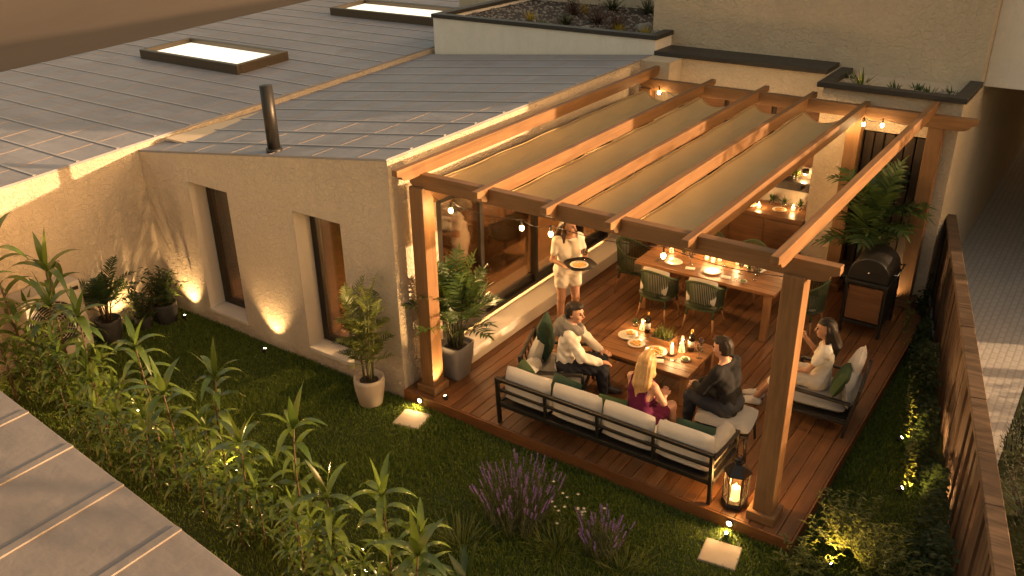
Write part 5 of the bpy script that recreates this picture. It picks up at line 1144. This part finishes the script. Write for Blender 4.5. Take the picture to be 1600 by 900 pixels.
# ---- lavender, daisies and tufts in the foreground bed
def lavender(loc, n, R_, H, label):
    t = thing('lavender', label, 'flower', loc, 0, 'lavender clumps'); x, y, z = loc; lm, sm, fm = MB(), MB(), MB()
    for i in range(n):
        a = U(0, 2*pi); r = R_*RD.random()**.6; lean = r/R_*.45; d = Vector((cos(a)*lean, sin(a)*lean, 1)).normalized(); b = Vector((x+cos(a)*r*.55, y+sin(a)*r*.55, z)); h = H*U(.65, 1.0); e = b+d*h
        sm.tube([b, b+d*h*.5+Vector((U(-.015, .015), U(-.015, .015), 0)), e], [.003, .0025, .002], 4, False)
        for q in range(9):
            t_ = .05+.55*q/8; p = b+d*h*t_; a2 = q*2.4+U(0, .6); lm.leaf(p, Vector((cos(a2)*.6, sin(a2)*.6, .9)), Vector((0, 0, 1)), U(.05, .10), .008, .4, 2, .1)
        if i % 5 < 3:
            for q in range(7):
                p = e-d*.012*q*1.25+Vector((0, 0, .02))
                for w_ in range(4): a2 = w_*pi/2+q*.8; fm.leaf(p, Vector((cos(a2), sin(a2), .9)), Vector((0, 0, 1)), .018, .012, .1, 1, .1)
    lm.build('foliage', 'leaf_lav', t); sm.build('stems', 'stem_green', t); fm.build('blossom', 'lav_flower', t)
lavender((2.46, -1.12, 0), 190, .46, .60, 'large clump of purple lavender in the lawn at the bottom centre'); lavender((3.36, -1.02, 0), 70, .28, .42, 'smaller purple lavender clump right of the white daisies')
t = thing('daisies', 'thin stemmed white daisies between the two lavender clumps', 'flower', (2.98, -.85, 0)); lm, sm = MB(), MB()
for i in range(16):
    b = Vector((2.98+U(-.25, .25), -.92+U(-.2, .25), 0)); e = b+Vector((U(-.1, .1), U(-.1, .1), U(.18, .46))); sm.tube([b, b.lerp(e, .5)+Vector((U(-.02, .02), 0, 0)), e], .0025, 4, False)
    lm = MB()
    for k in range(8): a = 2*pi*k/8; lm.leaf(e, Vector((cos(a), sin(a), .15)), Vector((0, 0, 1)), .024, .014, .1, 1, .1)
    lm.build('flower_head', 'petal_white', t)
    for k in range(4): a = U(0, 6); sm.leaf(b.lerp(e, .2*k+.1), Vector((cos(a), sin(a), .7)), Vector((0, 0, 1)), .05, .01, .4, 2)
sm.build('stems', 'leaf_bright', t)
def tuft(name, label, loc, n, L, wd, mat, spread=.06, el=(.5, 1.45), droop=.7, group=None, cat='plant'):
    lm = MB(); x, y, z = loc
    for i in range(n):
        a = U(0, 2*pi); e = U(*el); r = spread*RD.random(); lm.leaf((x+r*cos(a), y+r*sin(a), z-.005), Vector((cos(a)*cos(e), sin(a)*cos(e), sin(e))), Vector((0, 0, 1)), L*U(.7, 1.1), wd*U(.8, 1.2), droop*U(.6, 1.3), 4, .25, 1.3)
    o = lm.build(name, mat, None, loc=loc); return tag(o, label, cat, group)
tuft('grass_tuft', 'loose tuft of arching grass in front of the large lavender', (2.20, -1.72, 0), 110, .34, .010, 'leaf_bright', .24, (.6, 1.5), .8)
tuft('grass_tuft', 'tuft of lit yellowish grass right of the large lavender, by the daisies', (2.98, -1.22, 0), 120, .26, .010, 'leaf_bright', .28, (.5, 1.5), .8); tuft('grass_tuft', 'tuft of lit grass at the bottom edge below the small lavender', (3.62, -1.12, 0), 100, .22, .009, 'leaf_bright', .28, (.5, 1.5), .8)
tuft('agave', 'broad leaved blue green agave rosette at the bottom edge left of the lavender', (2.52, -2.05, 0), 9, .42, .075, 'leaf_palm', .02, (.5, 1.35), .6)
def shrub(name, label, loc, n, H, R_, ll, lw, mat, stem='stem_brown', nl=12, group=None):
    t = thing(name, label, 'shrub', loc, 0, group); lm, sm = MB(), MB(); bushy(n, H, R_, ll, lw, nl)(lm, sm, *loc); lm.build('foliage', mat, t); sm.build('branches', stem, t); return t
for i, (x, y, l) in enumerate(((5.25, .30, 'twiggy bright green shrub lit from below at the bottom right of the lawn'), (5.62, .05, 'twiggy bright shrub against the ivy in the bottom right corner'), (4.98, -.12, 'low twiggy bright shrub nearest the right deck corner at the bottom edge'))):
    shrub('twig_shrub', l, (x, y, 0), 60 if i < 2 else 30, .62 if i < 2 else .36, .36, .06, .019, 'leaf_bright', 'stem_green', 14, 'twiggy shrubs at the bottom right')
tt = thing('garden_spotlight', 'small spotlight hidden under the twiggy shrubs at the bottom right', 'light', (5.22, .02, 0), 0, 'small garden spotlights')
MB().tube([(5.22, .02, 0), (5.22, .02, .05)], [.03, .034], 12).build('housing', 'black_metal', tt); MB().tube([(5.22, .02, .0505), (5.22, .02, .053)], [.014, .012], 12).build('lens', 'lens_lit', tt); lamp('SPOT', 'spot_light', (5.22, .02, .075), 16, WARM, tt, .02, aim((.05, .25, 1)), radians(150), .7)
for hx, hy, hw, hl in ((1.45, -2.30, 20, 'small spotlight hidden among the hedge stems near the bottom edge'), (-.55, -2.15, 15, 'small spotlight hidden in the middle of the hedge'), (-2.5, -2.05, 15, 'small spotlight hidden in the left part of the hedge')):
    tt = thing('garden_spotlight', hl, 'light', (hx, hy, 0), 0, 'small garden spotlights')
    MB().tube([(hx, hy, 0), (hx, hy, .05)], [.025, .03], 12).build('housing', 'black_metal', tt); MB().tube([(hx, hy, .0505), (hx, hy, .053)], [.015, .012], 12).build('lens', 'lens_lit', tt); lamp('SPOT', 'spot_light', (hx, hy, .075), hw, WARM, tt, .02, aim((.1, -.22, 1)), radians(160), .7)
# conifers and bushes outside the fence
def conifer(label, loc, H, R_, n=420):
    t = thing('conifer', label, 'shrub', loc, 0, 'dark shrubs outside the fence'); x, y, z = loc; lm = MB(); sm = MB().tube([(x, y, z-.02), (x, y, z+H*.9)], [.02, .006], 7)
    for i in range(n):
        u = RD.random()**.8; a = U(0, 6.28); rr = R_*(1-u*.85)*U(.35, 1.0); p = Vector((x+rr*cos(a), y+rr*sin(a), z+.03+u*H*.92))
        for k in range(5): a2 = a+U(-1, 1); lm.leaf(p+Vector((U(-.03, .03), U(-.03, .03), U(-.03, .03))), Vector((cos(a2)*.6, sin(a2)*.6, U(.4, 1.2))), Vector((0, 0, 1)), U(.05, .10), .014, .2, 2, .2)
    lm.build('foliage', 'leaf_conifer', t); sm.build('trunk', 'stem_brown', t)
conifer('dark upright conifer outside the fence beside the alley', (6.48, 2.75, 0), .95, .34); conifer('dark spreading conifer outside the fence, nearer than the upright one', (6.95, 1.55, 0), .9, .45, 520); conifer('dark low conifer right of the upright one at the right picture edge', (6.98, 2.75, 0), .8, .38, 300)
shrub('flowering_shrub', 'loose dusky pink tipped shrub outside the fence below the upright conifer', (6.62, 1.75, 0), 30, .7, .3, .05, .014, 'leaf_grey'); shrub('twig_shrub', 'lit green shrub outside the fence at the bottom right corner', (7.0, .72, 0), 44, .62, .35, .07, .02, 'leaf_bright')
shrub('twig_shrub', 'dark green shrub outside the fence just below the alley', (6.85, 1.1, 0), 44, .7, .35, .07, .022, 'leaf_palm')
# planting of the raised beds
zb = 3.44-.13
for i, (x, y, l, mt, h) in enumerate(((-1.75, 7.6, 'dark red mound shrub in the middle of the long raised bed', 'leaf_red', .42), (-1.15, 7.2, 'dark red shrub nearest the tall wall in the long raised bed', 'leaf_red', .36), (-2.6, 8.2, 'dark red shrub at the far back of the long raised bed', 'leaf_red', .4), (-2.2, 9.0, 'olive green shrub along the back of the long raised bed', 'leaf_palm', .34), (-1.5, 9.1, 'olive green shrub by the end wall of the long raised bed', 'leaf_lav', .34), (-2.15, 7.15, 'grey green shrub left of the dark red ones', 'leaf_lav', .26))):
    shrub('bed_shrub', l, (x, y, zb), 46, h, h*.95, .05, .02, mt, 'stem_brown', 11, 'shrubs of the long raised bed')
for x, y, l in ((-.42, 6.86, 'bright yellow green grass tuft by the right end of the long raised bed'), (-.95, 7.0, 'yellow green tuft in the gravel of the long raised bed'), (-3.0, 7.3, 'thin yellow tuft near the left of the long raised bed'), (-2.55, 8.5, 'tall yellow blades near the left back of the long raised bed'), (-.5, 8.6, 'small yellow tuft close to the tall wall')): tuft('yellow_tuft', l, (x, y, zb), 46, .22, .014, 'leaf_yellow', .05, (.6, 1.5), .5, 'yellow tufts of the raised bed')
for x, y, l in ((-2.55, 7.0, 'pale grey succulent in the gravel, left of the pair'), (-2.35, 6.85, 'pale grey succulent in the gravel, right of the pair')): tuft('succulent', l, (x, y, zb), 40, .12, .03, 'leaf_grey', .05, (.2, 1.4), .1, 'pale succulents of the raised bed')
def rock(loc, r, label):
    t_ = MB(); rr = random.Random(int(loc[0]*977)); t_.sphere((0, 0, r*.45), (r*1.2, r, r*.7), 12, 8); t_.v = [(x*(1+.14*sin(9*x/r+rr.random())), y*(1+.14*sin(7*z/r)), z*(1+.1*sin(5*x/r))) for x, y, z in t_.v]
    o = t_.build('rock', 'gravel_stone', None, local=True); o.location = loc; tag(o, label, 'rock', 'rocks in the raised beds')
for x, y, r, l in ((-.62, 7.3, .13, 'grey rock near the tall wall in the long raised bed'), (-.25, 7.0, .1, 'dark rock at the right end of the long raised bed'), (-1.55, 6.85, .08, 'pale rock in front of the dark red shrubs')): rock((x, y, zb), r, l)
zb2 = 3.14-.13
tuft('agave', 'small spiky agave in the short raised bed by the coping step', (3.32, 6.35, zb2), 26, .30, .026, 'leaf_bright', .03, (.3, 1.45), .4)
for x, y, l in ((3.78, 6.3, 'low green plant left of centre in the short raised bed'), (4.05, 6.4, 'low green plant in the middle of the short raised bed'), (4.22, 6.28, 'taller green plant right of centre in the short raised bed'), (4.5, 6.35, 'small plant at the right end of the short raised bed'), (3.08, 6.6, 'small plant at the left end of the short raised bed')): tuft('bed_plant', l, (x, y, zb2), 34, .17, .024, 'leaf_palm', .06, (.3, 1.45), .5, 'low plants of the short raised bed')
for x, y, r, l in ((3.55, 6.2, .06, 'pale rock beside the agave in the short raised bed'), (4.4, 6.3, .075, 'round rock between the right plants in the short raised bed'), (3.9, 6.15, .05, 'small rock at the front of the short raised bed')): rock((x, y, zb2), r, l)
tt = thing('garden_spotlight', 'small spotlight in the gravel of the short raised bed', 'light', (3.2, 6.12, zb2), 0, 'small garden spotlights'); MB().tube([(3.2, 6.12, zb2), (3.2, 6.12, zb2+.04)], [.025, .03], 12).build('housing', 'black_metal', tt); MB().tube([(3.2, 6.12, zb2+.0405), (3.2, 6.12, zb2+.043)], [.024, .02], 12).build('lens', 'lens_lit', tt); lamp('SPOT', 'spot_light', (3.2, 6.12, zb2+.06), 1.6, WARM, tt, .02, aim((.5, .15, .6)), radians(140), .7)
# table greenery and counter plants
t = thing('herb_planter', 'shallow wooden tray planted with grassy herbs in the middle of the coffee table', 'planter', (2.42, 2.14, tz))
MB().box(2.29, 2.57, 2.03, 2.23, tz+.001, tz+.07).build('tray', 'leg_wood', t, .006); MB().box(2.302, 2.558, 2.042, 2.218, tz+.05, tz+.074).build('soil', 'soil', t)
lm = MB()
for i in range(150): a = U(0, 6.28); e = U(.7, 1.5); lm.leaf((U(2.31, 2.55), U(2.05, 2.21), tz+.07), Vector((cos(a)*cos(e), sin(a)*cos(e), sin(e))), Vector((0, 0, 1)), U(.08, .17), .009, .6, 3, .2)
lm.build('herbs', 'leaf_bright', t)
def vase(loc, label, h=.07, n=30, L=.09, mat='leaf_palm'):
    t = thing('plant_jar', label, 'plant', loc, 0, 'little plants in jars'); x, y, z = loc; MB().lathe([(.03, .001), (.036, .01), (.034, h), (.031, h), (.03, .012), (0, .012)], loc, 16).build('jar', 'clear_glass', t); lm = MB()
    for i in range(n): a = U(0, 6.28); e = U(.3, 1.5); lm.leaf((x, y, z+h*.5), Vector((cos(a)*cos(e), sin(a)*cos(e), sin(e))), Vector((0, 0, 1)), L*U(.6, 1.1), .018, .6, 3, .2)
    lm.build('foliage', mat, t)
vase((1.96, 2.30, tz), 'small glass of green leaves at the far left of the coffee table'); vase((2.78, 4.02, dz), 'glass with a leafy sprig at the right of the dining table', .05, 40, .12, 'leaf_bright'); vase((1.80, 4.05, dz), 'glass with a leafy sprig at the left of the dining table', .05, 40, .12, 'leaf_bright')
vase((2.92, 3.94, dz), 'glass of dark greenery at the barbecue end of the dining table', .05, 40, .11)
for x, l in ((2.25, 'small potted herb left of centre on the outdoor counter'), (2.45, 'small potted herb in the middle of the outdoor counter'), (2.7, 'small potted herb near the pillar on the outdoor counter'), (1.8, 'small potted herb at the left of the outdoor counter')): vase((x, 6.28, 1.05), l, .08, 34, .17)
for x, l in ((1.6, 'trailing plant at the left of the dark wall shelf'), (2.2, 'trailing plant in the middle of the dark wall shelf'), (2.6, 'leafy plant at the right end of the dark wall shelf')): vase((x, 6.2, 1.541), l, .08, 40, .22, 'leaf_bright')
# ---- trees and tall screen planting east of the garden: they shade the lawn and dapple the low sun
def tree(label, loc, H, z0, R_, n, seed, ls=.16):
    r = random.Random(seed); t = thing('garden_tree', label, 'tree', loc, 0, 'trees beyond the right edge'); x, y, z = loc; lm, sm = MB(), MB(); sm.tube([(x, y, z-.1), (x+.05, y, z+z0), (x, y+.1, z+H*.8)], [.14, .11, .03], 10)
    for b in range(16):
        a = b*2.4; zz_ = z0+(H-z0)*b/16; c = Vector((x, y, z+zz_)); rr = R_*(1-.45*b/16)*r.uniform(.6, 1); e = c+Vector((cos(a)*rr, sin(a)*rr, r.uniform(.2, .7))); sm.tube([c, c.lerp(e, .5)+Vector((0, 0, .12)), e], [.035, .02, .008], 6, False)
        for k in range(n//16):
            f = r.random()**.6; q = c.lerp(e, f)+Vector((r.gauss(0, .26), r.gauss(0, .26), r.gauss(0, .2))); a2 = r.uniform(0, 6.28); lm.leaf(q, Vector((cos(a2), sin(a2), r.uniform(-.4, .6))), Vector((0, 0, 1)), ls*r.uniform(.7, 1.2), ls*.5, .4, 2, .2)
    lm.build('crown', 'leaf_palm', t); sm.build('trunk', 'stem_brown', t)
tree('low tree beyond the right edge, nearest the fence front', (12.2, 3.4, 0), 2.8, .3, 1.6, 2600, 1)
tree('low tree beyond the right edge, level with the sofa', (11.8, 6.0, 0), 3.3, .3, 1.7, 3000, 3)
tree('loose tree beyond the right edge dappling the canopies', (12.0, 7.5, 0), 4.9, 2.4, 1.3, 480, 2, .2)
tree('loose tall tree beyond the right edge dappling the near roof', (12.2, -.4, 0), 6.0, 1.2, 1.9, 620, 4, .22)
tree('loose tree beyond the right edge dappling the hedge', (12.4, 1.6, 0), 4.8, 1.6, 1.4, 800, 5, .18)
# ---- lawn: single blades
def blades(n, region, seed, hmin, hmax):
    r = np.random.RandomState(seed); P = np.empty((0, 2))
    while len(P) < n: q = np.stack([r.uniform(-4.72, 7.4, n*2), r.uniform(-3.4, 5.8, n*2)], 1); P = np.concatenate([P, q[region(q[:, 0], q[:, 1], r)]])
    P = P[:n]; az = r.uniform(0, 2*pi, n); h = r.uniform(hmin, hmax, n)*(1+.3*np.sin(P[:, 0]*3+1.7*np.sin(P[:, 1]*2.3))); ln = r.uniform(.15, .75, n); wd = r.uniform(.0035, .0065, n); b = r.uniform(0, 2*pi, n)
    z0 = np.zeros(n); ax_, ay_ = np.cos(az)*wd, np.sin(az)*wd; dx, dy = np.cos(b)*ln*h, np.sin(b)*ln*h
    V = np.stack([np.stack([P[:, 0]-ax_, P[:, 1]-ay_, z0-.005], 1), np.stack([P[:, 0]+ax_, P[:, 1]+ay_, z0-.005], 1), np.stack([P[:, 0]+dx*.35+ax_*.75, P[:, 1]+dy*.35+ay_*.75, h*.62], 1), np.stack([P[:, 0]+dx*.35-ax_*.75, P[:, 1]+dy*.35-ay_*.75, h*.62], 1), np.stack([P[:, 0]+dx, P[:, 1]+dy, h*(1-.35*ln)], 1)], 1).reshape(-1, 3)
    k = np.arange(n)*5; me = bpy.data.meshes.new('grass'); me.vertices.add(n*5); me.vertices.foreach_set('co', V.astype(np.float32).ravel()); L_ = np.stack([k, k+1, k+2, k+3, k+3, k+2, k+4], 1).astype(np.int32).ravel(); me.loops.add(len(L_)); me.loops.foreach_set('vertex_index', L_); me.polygons.add(n*2); st = np.stack([np.arange(n)*7, np.arange(n)*7+4], 1).astype(np.int32).ravel(); me.polygons.foreach_set('loop_start', st); me.update(calc_edges=True); me.materials.append(MT['grass_blades'])
    o = bpy.data.objects.new('grass', me); COL.objects.link(o); o['kind'] = 'stuff'; return o
def lawn_region(x, y, r):
    ok = (x < 4.62+(6.9-y)*.24-.1) & ~((x > -.02) & (x < 4.88) & (y > -.035)) & ~((x <= 0) & (y > -.01))
    for (cx, cy, a) in ((.37, -.31, .2), (4.31, -.40, .15)):
        c_, s_ = cos(a), sin(a); u = (x-cx)*c_+(y-cy)*s_; v = -(x-cx)*s_+(y-cy)*c_; ok &= ~((np.abs(u) < .17) & (np.abs(v) < .155))
    return ok & (r.uniform(0, 1, x.shape) < np.where(y < -2.3, .5, 1))
tag(blades(190000, lawn_region, 3, .028, .062), 'short dense dark green lawn grass', 'grass')
